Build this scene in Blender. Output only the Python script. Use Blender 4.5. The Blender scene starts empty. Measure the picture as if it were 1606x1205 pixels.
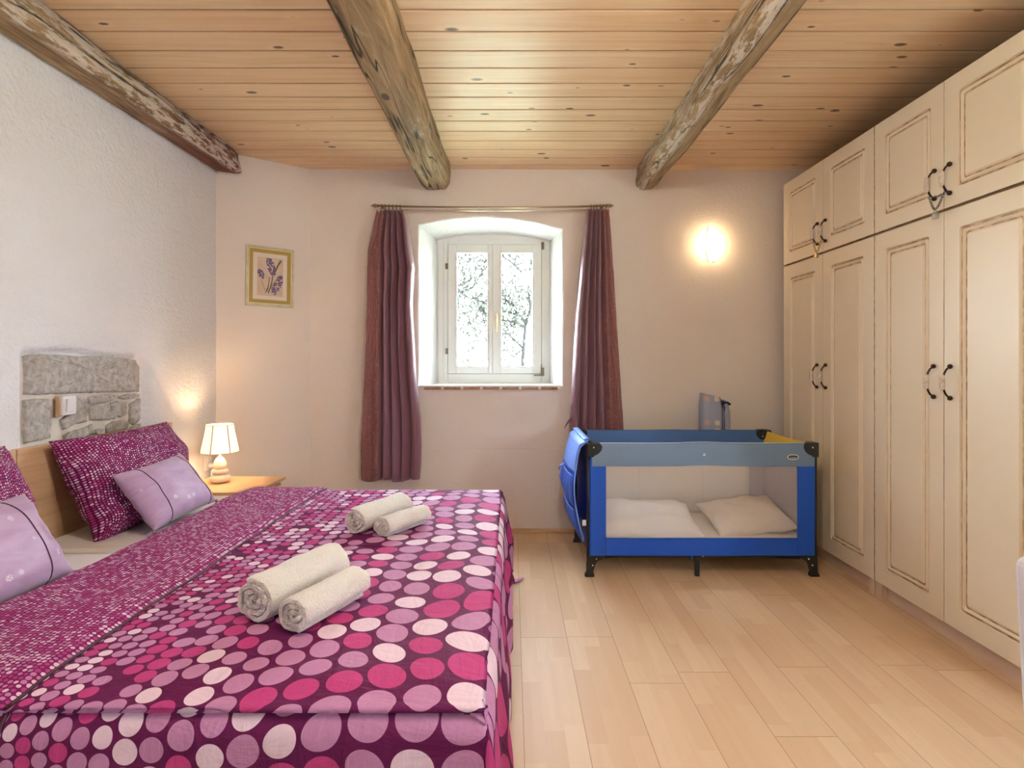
import bpy, math, random
from mathutils import Vector, Matrix, noise
random.seed(7)
D = bpy.data
COL = bpy.context.scene.collection
PI = math.pi
F, CX, HY, CH = 880.0, 803.0, 567.0, 1.22      # focal length in px of a 1606 px wide frame, principal point, eye height

def XZ(px, py, Y):                              # measuring aid: photo pixel at distance Y -> X, Z
    return ((px-CX)*Y/F, CH-(py-HY)*Y/F)

# ------------------------------------------------------------------ node helpers
class S:
    nt = None
    def __init__(s, sock): s.k = sock
def _n(t): return S.nt.nodes.new(t)
def _in(inp, v):
    if isinstance(v, S): S.nt.links.new(v.k, inp)
    else: inp.default_value = v
def m(op, a, b=None, c=None):
    n = _n('ShaderNodeMath'); n.operation = op
    _in(n.inputs[0], a)
    if b is not None: _in(n.inputs[1], b)
    if c is not None: _in(n.inputs[2], c)
    return S(n.outputs[0])
S.__add__ = lambda a, b: m('ADD', a, b)
S.__radd__ = lambda a, b: m('ADD', b, a)
S.__sub__ = lambda a, b: m('SUBTRACT', a, b)
S.__rsub__ = lambda a, b: m('SUBTRACT', b, a)
S.__mul__ = lambda a, b: m('MULTIPLY', a, b)
S.__rmul__ = lambda a, b: m('MULTIPLY', b, a)
S.__truediv__ = lambda a, b: m('DIVIDE', a, b)
S.__pow__ = lambda a, b: m('POWER', a, b)
def floor_(a): return m('FLOOR', a)
def fract(a): return m('FRACT', a)
def absn(a): return m('ABSOLUTE', a)
def lt(a, b): return m('LESS_THAN', a, b)
def gt(a, b): return m('GREATER_THAN', a, b)
def vec(x, y, z=0.0):
    n = _n('ShaderNodeCombineXYZ'); _in(n.inputs[0], x); _in(n.inputs[1], y); _in(n.inputs[2], z); return S(n.outputs[0])
def pos(kind='pos'):
    if kind == 'uv':
        n = _n('ShaderNodeTexCoord'); o = n.outputs['UV']
    else:
        n = _n('ShaderNodeNewGeometry'); o = n.outputs['Position']
    s = _n('ShaderNodeSeparateXYZ'); S.nt.links.new(o, s.inputs[0])
    return S(s.outputs[0]), S(s.outputs[1]), S(s.outputs[2])
def nz(v, scale=5.0, detail=3.0, rough=0.5, dist=0.0):
    n = _n('ShaderNodeTexNoise'); _in(n.inputs['Vector'], v); n.inputs['Scale'].default_value = scale
    n.inputs['Detail'].default_value = detail; n.inputs['Roughness'].default_value = rough; n.inputs['Distortion'].default_value = dist
    return S(n.outputs['Fac'])
def rnd(v):
    n = _n('ShaderNodeTexWhiteNoise'); n.noise_dimensions = '3D'; _in(n.inputs['Vector'], v); return S(n.outputs['Value'])
def vor(v, scale=1.0, feat='F1'):
    n = _n('ShaderNodeTexVoronoi'); n.feature = feat; _in(n.inputs['Vector'], v); n.inputs['Scale'].default_value = scale
    return S(n.outputs['Distance']), (S(n.outputs['Color']) if feat == 'F1' else None)
def ramp(f, stops, interp='LINEAR'):
    n = _n('ShaderNodeValToRGB'); _in(n.inputs[0], f); e = n.color_ramp.elements; n.color_ramp.interpolation = interp
    while len(e) < len(stops): e.new(0.5)
    for i, (p, c) in enumerate(stops):
        e[i].position = p; e[i].color = (*c, 1) if len(c) == 3 else c
    return S(n.outputs[0])
def mix(f, a, b, mode='MIX'):
    n = _n('ShaderNodeMix'); n.data_type = 'RGBA'; n.blend_type = mode
    _in(n.inputs[0], f)
    for i, v in ((6, a), (7, b)):
        if isinstance(v, S): S.nt.links.new(v.k, n.inputs[i])
        else: n.inputs[i].default_value = (*v, 1)
    return S(n.outputs[2])
def sstep(a, lo, hi):
    n = _n('ShaderNodeMapRange'); n.interpolation_type = 'SMOOTHSTEP'; _in(n.inputs[0], a)
    n.inputs[1].default_value = lo; n.inputs[2].default_value = hi; return S(n.outputs[0])
def bump(h, strength=0.3, dist=0.01):
    n = _n('ShaderNodeBump'); _in(n.inputs['Height'], h); n.inputs['Strength'].default_value = strength; n.inputs['Distance'].default_value = dist
    return S(n.outputs[0])

def mat(name, fn=None, col=(.8,.8,.8), rough=.6, metal=0.0, **kw):
    mt = D.materials.new(name); mt.use_nodes = True; S.nt = mt.node_tree
    b = mt.node_tree.nodes['Principled BSDF']
    b.inputs['Base Color'].default_value = (*col, 1); b.inputs['Roughness'].default_value = rough; b.inputs['Metallic'].default_value = metal
    r = fn() if fn else {}
    for k, v in {**r, **kw}.items():
        _in(b.inputs[k], v if isinstance(v, S) or not isinstance(v, tuple) or len(v) == 4 else (*v, 1))
    return mt

def plaster(col, bs=.5, d=.006, sc=55):
    def f():
        x, y, z = pos(); v = vec(x, y, z)
        big = nz(v, 2.2, 2)
        return {'Base Color': mix(big, tuple(c*.96 for c in col), tuple(min(1, c*1.04) for c in col)),
                'Normal': bump(nz(v, sc, 4, .6)*.8 + nz(v, sc*.35, 2)*.5, bs, d)}
    return f
def varied(c1, c2, sc=8, bs=0.0, bsc=60, bd=.003, extra=None):
    def f():
        x, y, z = pos(); v = vec(x, y, z)
        r = {'Base Color': mix(sstep(nz(v, sc, 3), .35, .65), c1, c2)}
        if bs: r['Normal'] = bump(nz(v, bsc, 3, .6), bs, bd)
        if extra: r.update(extra)
        return r
    return f

M = {}
M['wall_left'] = mat('plaster_white', plaster((.765,.775,.80), 1.0, .010, 52), rough=.9)
M['wall_back'] = mat('plaster_cream', plaster((.79,.72,.655), .6, .005, 60), rough=.88)
M['reveal'] = mat('plaster_reveal', plaster((.80,.80,.79), .7, .008, 50), rough=.9)
def f_ceiling():
    x, y, z = pos()
    row = floor_((y - 2.188)/.1443 + 100.0)
    ly = (y-2.188)/.1443 + 100.0 - row
    rr = rnd(vec(row, 3.0, 0.0))
    g = nz(vec(x*1.3 + row*7.7, y*34.0, row*3.1), 1.0, 4, .6, .6)
    base = ramp(g, [(.28,(.64,.43,.23)), (.5,(.745,.54,.325)), (.72,(.80,.62,.40))])
    base = mix(rr*.40, base, (.74,.47,.26))
    d, c = vor(vec(x*5.2 + rr*40.0, row*5.0 + ly*1.7, 0.0), 1.0)
    sp = _n('ShaderNodeSeparateColor'); S.nt.links.new(c.k, sp.inputs[0]); cr = S(sp.outputs[0])
    r_ = .045 + cr*cr*.13
    ring = sstep(d/r_, 1.25, .75)
    halo = sstep(d/r_, 3.2, 1.0)
    base = mix(halo*.35*gt(cr, .40), base, (.84,.62,.40))
    base = mix(ring*.92*gt(cr, .40), base, mix(gt(cr, .62), (.36,.19,.08), (.085,.035,.015)))
    return {'Base Color': mix(lt(m('MINIMUM', ly, 1.0-ly), .030)*.45, base, (.30,.15,.06)), 'Normal': bump(g, .08, .002)}
M['ceiling'] = mat('pine_boards', f_ceiling, rough=.38)
def f_floor():
    x, y, z = pos()
    u = (x-.038)/.204 + 50.0
    i = floor_(u); s = floor_(u*3.0)
    off = rnd(vec(i, 1.0, 0.0))*1.285
    off = off + lt(absn(i-51.0), .4)*0.0
    jv = (y + off)/1.285 + 20.0
    j = floor_(jv)
    kv = (y + rnd(vec(s, 2.0, 5.0))*.43)/.43 + 40.0
    k = floor_(kv)
    t = rnd(vec(s, k, j))
    g = nz(vec(x*22.0 + s*9.3, y*1.6 + k*5.1, t*10.0), 1.0, 5, .6, .8)
    base = ramp(t, [(0,(.63,.43,.265)), (.5,(.67,.47,.295)), (1,(.71,.52,.34))])
    base = mix(sstep(g, .35, .75)*.35, base, (.57,.38,.23))
    gx = m('MINIMUM', fract(u), 1.0 - fract(u))*.204
    gy = m('MINIMUM', fract(jv), 1.0 - fract(jv))*1.285
    seam = m('MAXIMUM', lt(gx, .0011), lt(gy, .0013))
    base = mix(seam*.75, base, (.20,.11,.06))
    return {'Base Color': base, 'Normal': bump(g*.15 - seam, .15, .001), 'Roughness': .42 + g*.15}
M['floor'] = mat('maple_laminate', f_floor)
def f_beam(red, xe=9.0):
    def f():
        x, y, z = pos()
        g = nz(vec(x*26.0, y*2.2, z*26.0), 1.0, 6, .65, 1.0)
        l = nz(vec(x*3.0, y*1.3, z*3.0), 1.0, 3)
        a = ramp(g, [(.25,(.06,.036,.017)), (.42,(.23,.150,.070)), (.6,(.37,.255,.130)), (.8,(.52,.40,.25))])
        if red: a = mix(sstep(y, 2.3, 3.45)*.92, a, ramp(g, [(.3,(.06,.014,.010)), (.75,(.26,.075,.045))]))
        ch = sstep(nz(vec(x*9.0, y*3.5, z*9.0), 1.0, 5, .7), .54, .66)
        a = mix(ch*sstep(l, .4, .65)*.50, a, (.60,.55,.45))
        ed = sstep(absn(x - xe), .045, .012)*sstep(nz(vec(x*30.0, y*7.0, z*30.0), 1.0, 5, .75), .44, .54)
        a = mix(ed*.8, a, (.66,.61,.54))
        cr = nz(vec(x*8.0, y*.38, z*8.0), 1.0, 3, .55, .1)
        ck = sstep(absn(cr-.5), .010, .002)
        a = mix(ck*.9, a, (.02,.012,.007))
        d, c = vor(vec(x*5.0, y*2.6, z*5.0), 1.0)
        a = mix(sstep(d, .12, .07)*.85, a, (.035,.02,.012))
        return {'Base Color': a, 'Normal': bump(g*.9 - ck*.8 + l*.4, .7, .012)}
    return f
M['beam'] = mat('old_oak', f_beam(False), rough=.75)
M['beam_grey'] = mat('old_oak_grey', f_beam(False, .905), rough=.75)
M['beam_red'] = mat('old_oak_red', f_beam(True, -1.765), rough=.75)
def f_beech():
    x, y, z = pos()
    g = nz(vec(x*5.0, y*1.8, z*38.0), 1.0, 4, .6, .5)
    return {'Base Color': ramp(g, [(.3,(.58,.36,.19)), (.7,(.72,.49,.29))])}
M['beech'] = mat('beech_veneer', f_beech, rough=.38)
M['cream'] = mat('cream_lacquer', varied((.78,.69,.54), (.80,.71,.56), 3), rough=.42)
M['groove'] = mat('groove_patina', varied((.30,.17,.07), (.60,.44,.27), 26), rough=.5)
M['edge'] = mat('door_edge', col=(.40,.25,.11), rough=.5)
M['kick'] = mat('kickboard', varied((.62,.45,.34), (.66,.50,.38), 5), rough=.5)
M['white'] = mat('white_paint', varied((.78,.79,.76), (.80,.81,.78), 3), rough=.38)
M['plastic'] = mat('white_plastic', col=(.82,.82,.84), rough=.3)
M['iron'] = mat('dark_bronze', col=(.045,.03,.022), rough=.35, metal=.7)
M['porcelain'] = mat('porcelain_grip', varied((.62,.52,.44), (.78,.72,.66), 60), rough=.2)
M['steel'] = mat('brushed_steel', col=(.55,.53,.48), rough=.28, metal=1.0)
M['brass'] = mat('aged_brass', col=(.62,.46,.20), rough=.3, metal=1.0)
M['rod'] = mat('antique_rod', col=(.30,.24,.16), rough=.28, metal=1.0)
M['chain'] = mat('grey_chain', col=(.16,.16,.16), rough=.35, metal=.9)
M['hinge'] = mat('hinge_bronze', col=(.22,.19,.14), rough=.35, metal=.8)
M['black'] = mat('black_plastic', col=(.012,.016,.016), rough=.38)
M['brick'] = mat('sill_brick', varied((.32,.15,.08), (.45,.27,.18), 20, .5, 90), rough=.9)
def f_cloth(c, sc=420, bs=.25, wr=14):
    def f():
        x, y, z = pos(); v = vec(x, y, z)
        return {'Normal': bump(nz(v, wr, 3, .6)*1.0 + nz(v, sc, 2)*.05, bs, .012), 'Base Color': c}
    return f
M['sheet'] = mat('white_cotton', f_cloth((.80,.79,.79), wr=9), rough=.85)
M['cot_sheet'] = mat('cream_cotton', f_cloth((.80,.73,.66), wr=16, bs=.35), rough=.85)
M['cot_quilt'] = mat('white_quilt', f_cloth((.82,.79,.76), wr=16, bs=.35), rough=.85)
M['bumper'] = mat('cream_bumper', f_cloth((.88,.84,.79), wr=7, bs=.5), rough=.9)
def f_terry():
    x, y, z = pos(); v = vec(x, y, z)
    d, c = vor(v, 170.0)
    n1 = nz(v, 120, 4, .7)
    return {'Base Color': mix(n1, (.84,.82,.79), (.91,.895,.87)), 'Normal': bump(n1*1.2 - d*.6, .9, .007)}
M['terry'] = mat('terry_cotton', f_terry, rough=.98)
M['terry']. node_tree.nodes['Principled BSDF'].inputs['Sheen Weight'].default_value = .3

def palette(r):
    return ramp(r, [(0,(.50,.055,.225)), (.30,(.51,.24,.45)), (.78,(.78,.61,.76))], 'CONSTANT')
def f_dots():                                   # round dots in columns that grow from the fold to the foot of the bed
    x, y, z = pos('uv')
    C0, k = 1.33, .083
    base = None
    wb = nz(vec(x*1.2, y*2.6, 0.0), 1.0, 1)-.5
    x = x + wb*.13*(x + 1.25)
    y = y + (nz(vec(x*2.2+7.0, y*2.0, 0.0), 1.0, 1)-.5)*.16*(x + 1.25)
    li = m('LOGARITHM', m('MAXIMUM', x + C0, .02), math.e)/k
    out = None
    bg = (.125,.011,.078)
    # two neighbouring columns are tested so that a jittered dot is never cut
    masks = []
    for dj in (0,):
        i = floor_(li + float(dj))
        lo = m('POWER', math.e, i*k); hi = m('POWER', math.e, (i+1.0)*k)
        xc = (lo+hi)*.5 - C0; w = (hi-lo)
        yy = y/(w*1.03) + rnd(vec(i, 4.0, 0.0))*7.0
        j = floor_(yy)
        h = rnd(vec(i, j, 2.0))
        r = .425 + h*.08
        dx = (x - xc)/w
        dy = (fract(yy) - .5)*1.03
        d = m('SQRT', dx*dx + dy*dy)
        show = gt(rnd(vec(i, j, 9.0)), .055)
        masks.append((lt(d, r)*show, palette(rnd(vec(i, j, 1.0)))))
    colr = mix(masks[0][0], bg, masks[0][1])
    v = vec(*pos()[:3])
    return {'Base Color': colr, 'Normal': bump(nz(vec(x*4.0, y*9.0, 0.0), 1.4, 4, .6, .8) + nz(v, 380, 1)*.03 + nz(vec(x*3.0+y*2.0, y*1.2-x*6.0, 3.0), 2.6, 3, .6, 1.5)*.6, .5, .02)}
M['dots'] = mat('duvet_big_dots', f_dots, rough=.72)
def f_small(p=.0118, bg=(.19,.010,.095), r0=.30):
    def f():
        x, y, z = pos('uv')
        i = floor_(x/p); yy = y/p + rnd(vec(i, 4.0, 0.0)); j = floor_(yy)
        dx = fract(x/p)-.5; dy = fract(yy)-.5
        d = m('SQRT', dx*dx + dy*dy)
        r = r0 + rnd(vec(i, j, 2.0))*.16
        c = ramp(rnd(vec(i, j, 1.0)), [(0,(.40,.05,.22)), (.36,(.48,.20,.40)), (.68,(.70,.50,.66))], 'CONSTANT')
        return {'Base Color': mix(lt(d, r), bg, c), 'Normal': bump(nz(vec(x*3.0, y*7.0, 0.0), 2.2, 3, .6, .6), .3, .018)}
    return f
M['small'] = mat('duvet_small_dots', f_small(), rough=.75)
M['pillow'] = mat('pillow_small_dots', f_small(.0105, (.13,.006,.060), .26), rough=.75)
for q_ in ('dots','small','pillow'): M[q_].node_tree.nodes['Principled BSDF'].inputs['Specular IOR Level'].default_value = .15
def f_satin(c1, c2, fl=True, usc=1.0):
    def f():
        x, y, z = pos('uv')
        fz = nz(vec(x*5.0, y*14.0, 0.0), 1.0, 4, .6, 1.2)
        base = mix(sstep(fz, .35, .65), c1, c2)
        if fl:
            d, c = vor(vec(x*usc, y*usc, 0.0), 13.0)
            ang = nz(vec(x, y, 0.0), 260.0, 1)
            fm = sstep(d, .17, .10)*gt(ang, .50)
            base = mix(fm*.8, base, (.80,.74,.78))
        return {'Base Color': base, 'Normal': bump(fz, .35, .008)}
    return f
M['satin'] = mat('mauve_satin', f_satin((.40,.25,.43), (.47,.32,.52)), rough=.52)
M['satin'].node_tree.nodes['Principled BSDF'].inputs['Sheen Weight'].default_value = .3
M['satin_plain'] = mat('mauve_satin_border', f_satin((.38,.22,.40), (.44,.28,.47), False), rough=.52)
def f_curtain():                                # embroidered outer band, plain satin inner drop; u = 0..1 across the cloth
    x, y, z = pos('uv')
    band = lt(x, .30)
    fz = nz(vec(x*24.0, y*26.0, 0.0), 1.0, 4, .6, 1.5)
    plain = (.20,.080,.110)
    emb = mix(sstep(fz, .35, .65), (.19,.058,.055), (.26,.088,.080))
    base = mix(band, plain, emb)
    d, c = vor(vec(x*9.0, y*9.0, 0.0), 1.35)
    fm = sstep(d, .14, .08)*gt(nz(vec(x, y, 0.0), 190.0, 1), .5)*band
    base = mix(fm*.7, base, (.70,.60,.58))
    return {'Base Color': base, 'Normal': bump(fz*band, .6, .012)}
M['curtain'] = mat('curtain_satin', f_curtain, rough=.36)
M['curtain'].node_tree.nodes['Principled BSDF'].inputs['Sheen Weight'].default_value = .45
M['piping'] = mat('dark_piping', col=(.06,.015,.035), rough=.6)
def f_stone(c1, c2, c3):
    def f():
        x, y, z = pos(); v = vec(x*.5, y, z)
        a = nz(v, 34, 7, .75, .25); b = nz(v, 5, 3)
        colr = ramp(a, [(.30, c1), (.5, c2), (.68, c3)])
        colr = mix(sstep(b, .52, .68)*.45, colr, (.36,.27,.17))
        return {'Base Color': colr, 'Normal': bump(a, .8, .015)}
    return f
M['stone'] = mat('grey_limestone', f_stone((.28,.265,.245), (.52,.50,.47), (.72,.70,.67)), rough=.95)
M['mortar'] = mat('pale_mortar', varied((.66,.61,.54), (.74,.70,.64), 12, .6, 70), rough=.95)
def f_sash(c): return f_cloth(c, wr=10, bs=.25)
M['cot_blue'] = mat('cot_deep_blue', f_sash((.003,.085,.56)), rough=.5)
M['cot_slate'] = mat('cot_slate_blue', f_sash((.17,.27,.42)), rough=.6)
M['cot_mid'] = mat('cot_mid_blue', f_sash((.055,.15,.40)), rough=.6)
M['cot_yellow'] = mat('cot_yellow', f_sash((.85,.60,.08)), rough=.65)
M['cot_grey'] = mat('cot_grey_panel', f_sash((.50,.48,.56)), rough=.8)
M['cot_trim'] = mat('cot_trim', col=(.48,.60,.78), rough=.6)
M['bright_blue'] = mat('organiser_blue', f_sash((.035,.15,.80)), rough=.5)
M['bright_blue_hi'] = mat('organiser_band', f_sash((.16,.32,.90)), rough=.5)
M['print_ink'] = mat('badge_dark', col=(.015,.02,.02), rough=.5)
def f_net():
    return {}
def netmat():
    mt = D.materials.new('cot_netting'); mt.use_nodes = True; S.nt = nt = mt.node_tree
    b = nt.nodes['Principled BSDF']; b.inputs['Base Color'].default_value = (.92,.90,.90,1); b.inputs['Roughness'].default_value = .9
    t = _n('ShaderNodeBsdfTransparent'); mx = _n('ShaderNodeMixShader'); mx.inputs[0].default_value = .17
    nt.links.new(t.outputs[0], mx.inputs[1]); nt.links.new(b.outputs[0], mx.inputs[2]); nt.links.new(mx.outputs[0], nt.nodes['Material Output'].inputs[0])
    return mt
M['net'] = netmat()
def glassmat():
    mt = D.materials.new('window_glass'); mt.use_nodes = True; S.nt = nt = mt.node_tree
    nt.nodes.remove(nt.nodes['Principled BSDF'])
    t = _n('ShaderNodeBsdfTransparent'); t.inputs[0].default_value = (.96,.98,.97,1)
    g = _n('ShaderNodeBsdfGlossy'); g.inputs['Roughness'].default_value = .02
    fr = _n('ShaderNodeLayerWeight'); fc = .03 + (S(fr.outputs['Facing'])**5.0)*.6
    mx = _n('ShaderNodeMixShader'); nt.links.new(fc.k, mx.inputs[0])
    nt.links.new(t.outputs[0], mx.inputs[1]); nt.links.new(g.outputs[0], mx.inputs[2]); nt.links.new(mx.outputs[0], nt.nodes['Material Output'].inputs[0])
    return mt
M['glass'] = glassmat()
def f_bag():
    x, y, z = pos()
    k = 1/.055
    i = floor_(x*k*.8); j = floor_(z*k)
    h = rnd(vec(i, j, floor_(y*6.0)))
    fx = absn(fract(x*k*.8)-.5); fz = absn(fract(z*k)-.5)
    sq = lt(fx, .26)*lt(fz, .30)*gt(h, .66)
    c = mix(gt(h, .90), (.72,.66,.54), (.60,.42,.36))
    return {'Base Color': mix(sq, (.36,.41,.55), c), 'Normal': bump(nz(vec(x, y, z), 22, 3), .3, .01)}
M['bag'] = mat('bag_patterned', f_bag, rough=.8)
M['bag_dark'] = mat('bag_navy', col=(.012,.02,.07), rough=.7)
M['bag_grey'] = mat('bag_grey', col=(.42,.41,.44), rough=.8)
M['ceramic'] = mat('lamp_ceramic', varied((.80,.68,.58), (.84,.74,.64), 10), rough=.35)
M['ceramic2'] = mat('lamp_stone', varied((.62,.54,.46), (.78,.70,.62), 90, .3, 120), rough=.6)
M['gilt'] = mat('pale_gilt', varied((.50,.44,.26), (.60,.54,.36), 20), rough=.42, metal=.35)
M['gilt_line'] = mat('cream_gilt', col=(.78,.72,.52), rough=.4)
M['ochre'] = mat('ochre_mount', col=(.42,.29,.05), rough=.6)
M['mount'] = mat('cream_mount', col=(.76,.68,.58), rough=.8)
M['photo_bg'] = mat('print_beige', varied((.62,.46,.34), (.70,.54,.42), 8), rough=.5)
M['petal'] = mat('print_violet', varied((.05,.02,.07), (.22,.15,.30), 240), rough=.5)
M['stem'] = mat('print_stem', varied((.06,.055,.02), (.18,.16,.06), 60), rough=.5)
M['chair_cloth'] = mat('grey_lilac_cover', f_cloth((.60,.58,.66), wr=20, bs=.2), rough=.8)
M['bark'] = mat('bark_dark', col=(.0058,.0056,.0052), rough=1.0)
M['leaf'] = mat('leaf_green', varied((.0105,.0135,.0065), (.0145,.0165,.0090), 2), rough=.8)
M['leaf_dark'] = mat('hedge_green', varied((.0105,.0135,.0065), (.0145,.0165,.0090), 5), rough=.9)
M['grass'] = mat('grass', varied((.28,.30,.20), (.34,.36,.24), 1.0), rough=1.0)
def emis(name, col, st, base=(.8,.8,.8), extra=None):
    return mat(name, col=base, rough=.5, **{'Emission Color': col, 'Emission Strength': st})
M['shade_glow'] = emis('lamp_shade_glow', (1.0,.70,.42), .95, (.85,.78,.70))
M['shade_rib'] = mat('shade_rib', col=(.55,.36,.26), rough=.7)
M['sconce_glow'] = emis('sconce_glow', (1.0,.82,.55), 1.3, (.8,.7,.55))
M['bulb'] = emis('bulb_glow', (1.0,.78,.5), 12.0)

# ------------------------------------------------------------------ object helpers
WL = {}
def tag(o, label=None, cat=None, group=None, kind=None):
    if label: o['label'] = label
    if cat: o['category'] = cat
    if group: o['group'] = group
    if kind: o['kind'] = kind
    return o
def empty(name, loc, parent=None):
    o = D.objects.new(name, None); COL.objects.link(o); o.empty_display_size = .05
    b = WL[parent.name] if parent else Vector((0,0,0))
    o.location = Vector(loc)-b; o.parent = parent; WL[o.name] = Vector(loc); return o
class MB:
    def __init__(s): s.v = []; s.f = []; s.uv = []; s.mi = []; s.cm = 0
    def add(s, vs, fs, uvs=None):
        o = len(s.v); s.v += [Vector(v) for v in vs]
        s.uv += uvs if uvs else [(0,0)]*len(vs)
        for f in fs: s.f.append([i+o for i in f]); s.mi.append(s.cm)
        return s
    def box(s, x0, x1, y0, y1, z0, z1):
        v = [(x,y,z) for z in (z0,z1) for y in (y0,y1) for x in (x0,x1)]
        return s.add(v, [(0,2,3,1),(4,5,7,6),(0,1,5,4),(2,6,7,3),(0,4,6,2),(1,3,7,5)])
    def obox(s, mx, a, b, c):                    # oriented box, half sizes a,b,c
        v = [mx @ Vector((x,y,z)) for z in (-c,c) for y in (-b,b) for x in (-a,a)]
        return s.add(v, [(0,2,3,1),(4,5,7,6),(0,1,5,4),(2,6,7,3),(0,4,6,2),(1,3,7,5)])
    def tube(s, pts, r, n=10, closed=False, cap=True):
        pts = [Vector(p) for p in pts]; N = len(pts); rs = r if isinstance(r, (list,tuple)) else [r]*N
        vs = []; up = Vector((0,0,1)); prev = None
        for i, p in enumerate(pts):
            if closed: t = pts[(i+1)%N]-pts[i-1]
            else: t = pts[min(i+1,N-1)]-pts[max(i-1,0)]
            t.normalize()
            if prev is None:
                a = t.cross(up) if abs(t.dot(up)) < .95 else t.cross(Vector((1,0,0)))
            else: a = prev - t*prev.dot(t)
            a.normalize(); prev = a; b = t.cross(a)
            for k in range(n):
                w = 2*PI*k/n; vs.append(p + a*math.cos(w)*rs[i] + b*math.sin(w)*rs[i])
        fs = []
        for i in range(N if closed else N-1):
            for k in range(n):
                fs.append((i*n+k, i*n+(k+1)%n, ((i+1)%N)*n+(k+1)%n, ((i+1)%N)*n+k))
        if cap and not closed: fs += [tuple(range(n))[::-1], tuple(range((N-1)*n, N*n))]
        return s.add(vs, fs)
    def lathe(s, prof, c, n=24, axis='z', fr=None):
        vs = []
        for r, h in prof:
            for k in range(n):
                w = 2*PI*k/n; rr = r*(fr(w, h) if fr else 1)
                a, b = rr*math.cos(w), rr*math.sin(w)
                vs.append({'z':(c[0]+a, c[1]+b, c[2]+h), 'x':(c[0]+h, c[1]+a, c[2]+b), 'y':(c[0]+a, c[1]+h, c[2]+b)}[axis])
        fs = [(i*n+k, i*n+(k+1)%n, (i+1)*n+(k+1)%n, (i+1)*n+k) for i in range(len(prof)-1) for k in range(n)]
        if prof[0][0] > 1e-4: fs.append(tuple(range(n))[::-1])
        if prof[-1][0] > 1e-4: fs.append(tuple(range((len(prof)-1)*n, len(prof)*n)))
        return s.add(vs, fs)
    def grid(s, fn, nu, nv, uvf=None):
        vs = []; uv = []
        for i in range(nu+1):
            for j in range(nv+1):
                u, v = i/nu, j/nv; vs.append(fn(u, v)); uv.append(uvf(u, v) if uvf else (u, v))
        fs = [(i*(nv+1)+j, (i+1)*(nv+1)+j, (i+1)*(nv+1)+j+1, i*(nv+1)+j+1) for i in range(nu) for j in range(nv)]
        return s.add(vs, fs, uv)
    def prism(s, pts, axis, a, b):               # polygon in the plane across 'axis', from a to b
        n = len(pts)
        def P(p, h): return {'y':(p[0],h,p[1]), 'x':(h,p[0],p[1]), 'z':(p[0],p[1],h)}[axis]
        vs = [P(p,a) for p in pts]+[P(p,b) for p in pts]
        return s.add(vs, [tuple(range(n)), tuple(range(n,2*n))[::-1]]+[(i, i+n, (i+1)%n+n, (i+1)%n) for i in range(n)])
    def ball(s, c, r, sc=(1,1,1), n=14, mx=None):
        vs = []; fs = []
        for i in range(n//2+1):
            a = PI*i/(n//2)
            for k in range(n):
                w = 2*PI*k/n; p = Vector((r*sc[0]*math.sin(a)*math.cos(w), r*sc[1]*math.sin(a)*math.sin(w), r*sc[2]*math.cos(a)))
                if mx: p = mx @ p
                vs.append(Vector(c)+p)
        for i in range(n//2):
            for k in range(n): fs.append((i*n+k, (i+1)*n+k, (i+1)*n+(k+1)%n, i*n+(k+1)%n))
        return s.add(vs, fs)
    def build(s, name, mt, parent=None, org=None, smooth=False, bevel=0, solid=0, sub=0, auto=None, weld=False):
        xs = [v.x for v in s.v]; ys = [v.y for v in s.v]; zs = [v.z for v in s.v]
        if org is None: org = Vector(((min(xs)+max(xs))/2, (min(ys)+max(ys))/2, min(zs)))
        org = Vector(org)
        me = D.meshes.new(name); me.from_pydata([v-org for v in s.v], [], s.f)
        ul = me.uv_layers.new(name='UVMap')
        for l in me.loops: ul.data[l.index].uv = s.uv[l.vertex_index]
        for q in (mt if isinstance(mt, (list,tuple)) else [mt]): me.materials.append(q)
        for p, i in zip(me.polygons, s.mi): p.material_index = i; p.use_smooth = smooth
        if auto is not None:
            for p in me.polygons: p.use_smooth = True
            me.set_sharp_from_angle(angle=math.radians(auto))
        me.update()
        o = D.objects.new(name, me); COL.objects.link(o)
        if weld:
            w = o.modifiers.new('weld', 'WELD'); w.merge_threshold = 1e-5
        if solid:
            w = o.modifiers.new('solid', 'SOLIDIFY'); w.thickness = solid; w.offset = 0
        if bevel:
            w = o.modifiers.new('bevel', 'BEVEL'); w.width = bevel; w.segments = 2; w.limit_method = 'ANGLE'; w.angle_limit = math.radians(40)
        if sub:
            w = o.modifiers.new('sub', 'SUBSURF'); w.levels = w.render_levels = sub
        b = WL[parent.name] if parent else Vector((0,0,0))
        o.location = org-b; o.parent = parent; WL[o.name] = org
        return o
def bx(name, mt, x0, x1, y0, y1, z0, z1, parent=None, bevel=0, **k):
    return MB().box(x0,x1,y0,y1,z0,z1).build(name, mt, parent, bevel=bevel, **k)
def st(o): o['kind'] = 'structure'; return o
def fnoise(p, s=1.0): return noise.noise(Vector(p)*s)
def smooth01(t): t = max(0, min(1, t)); return t*t*(3-2*t)

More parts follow.
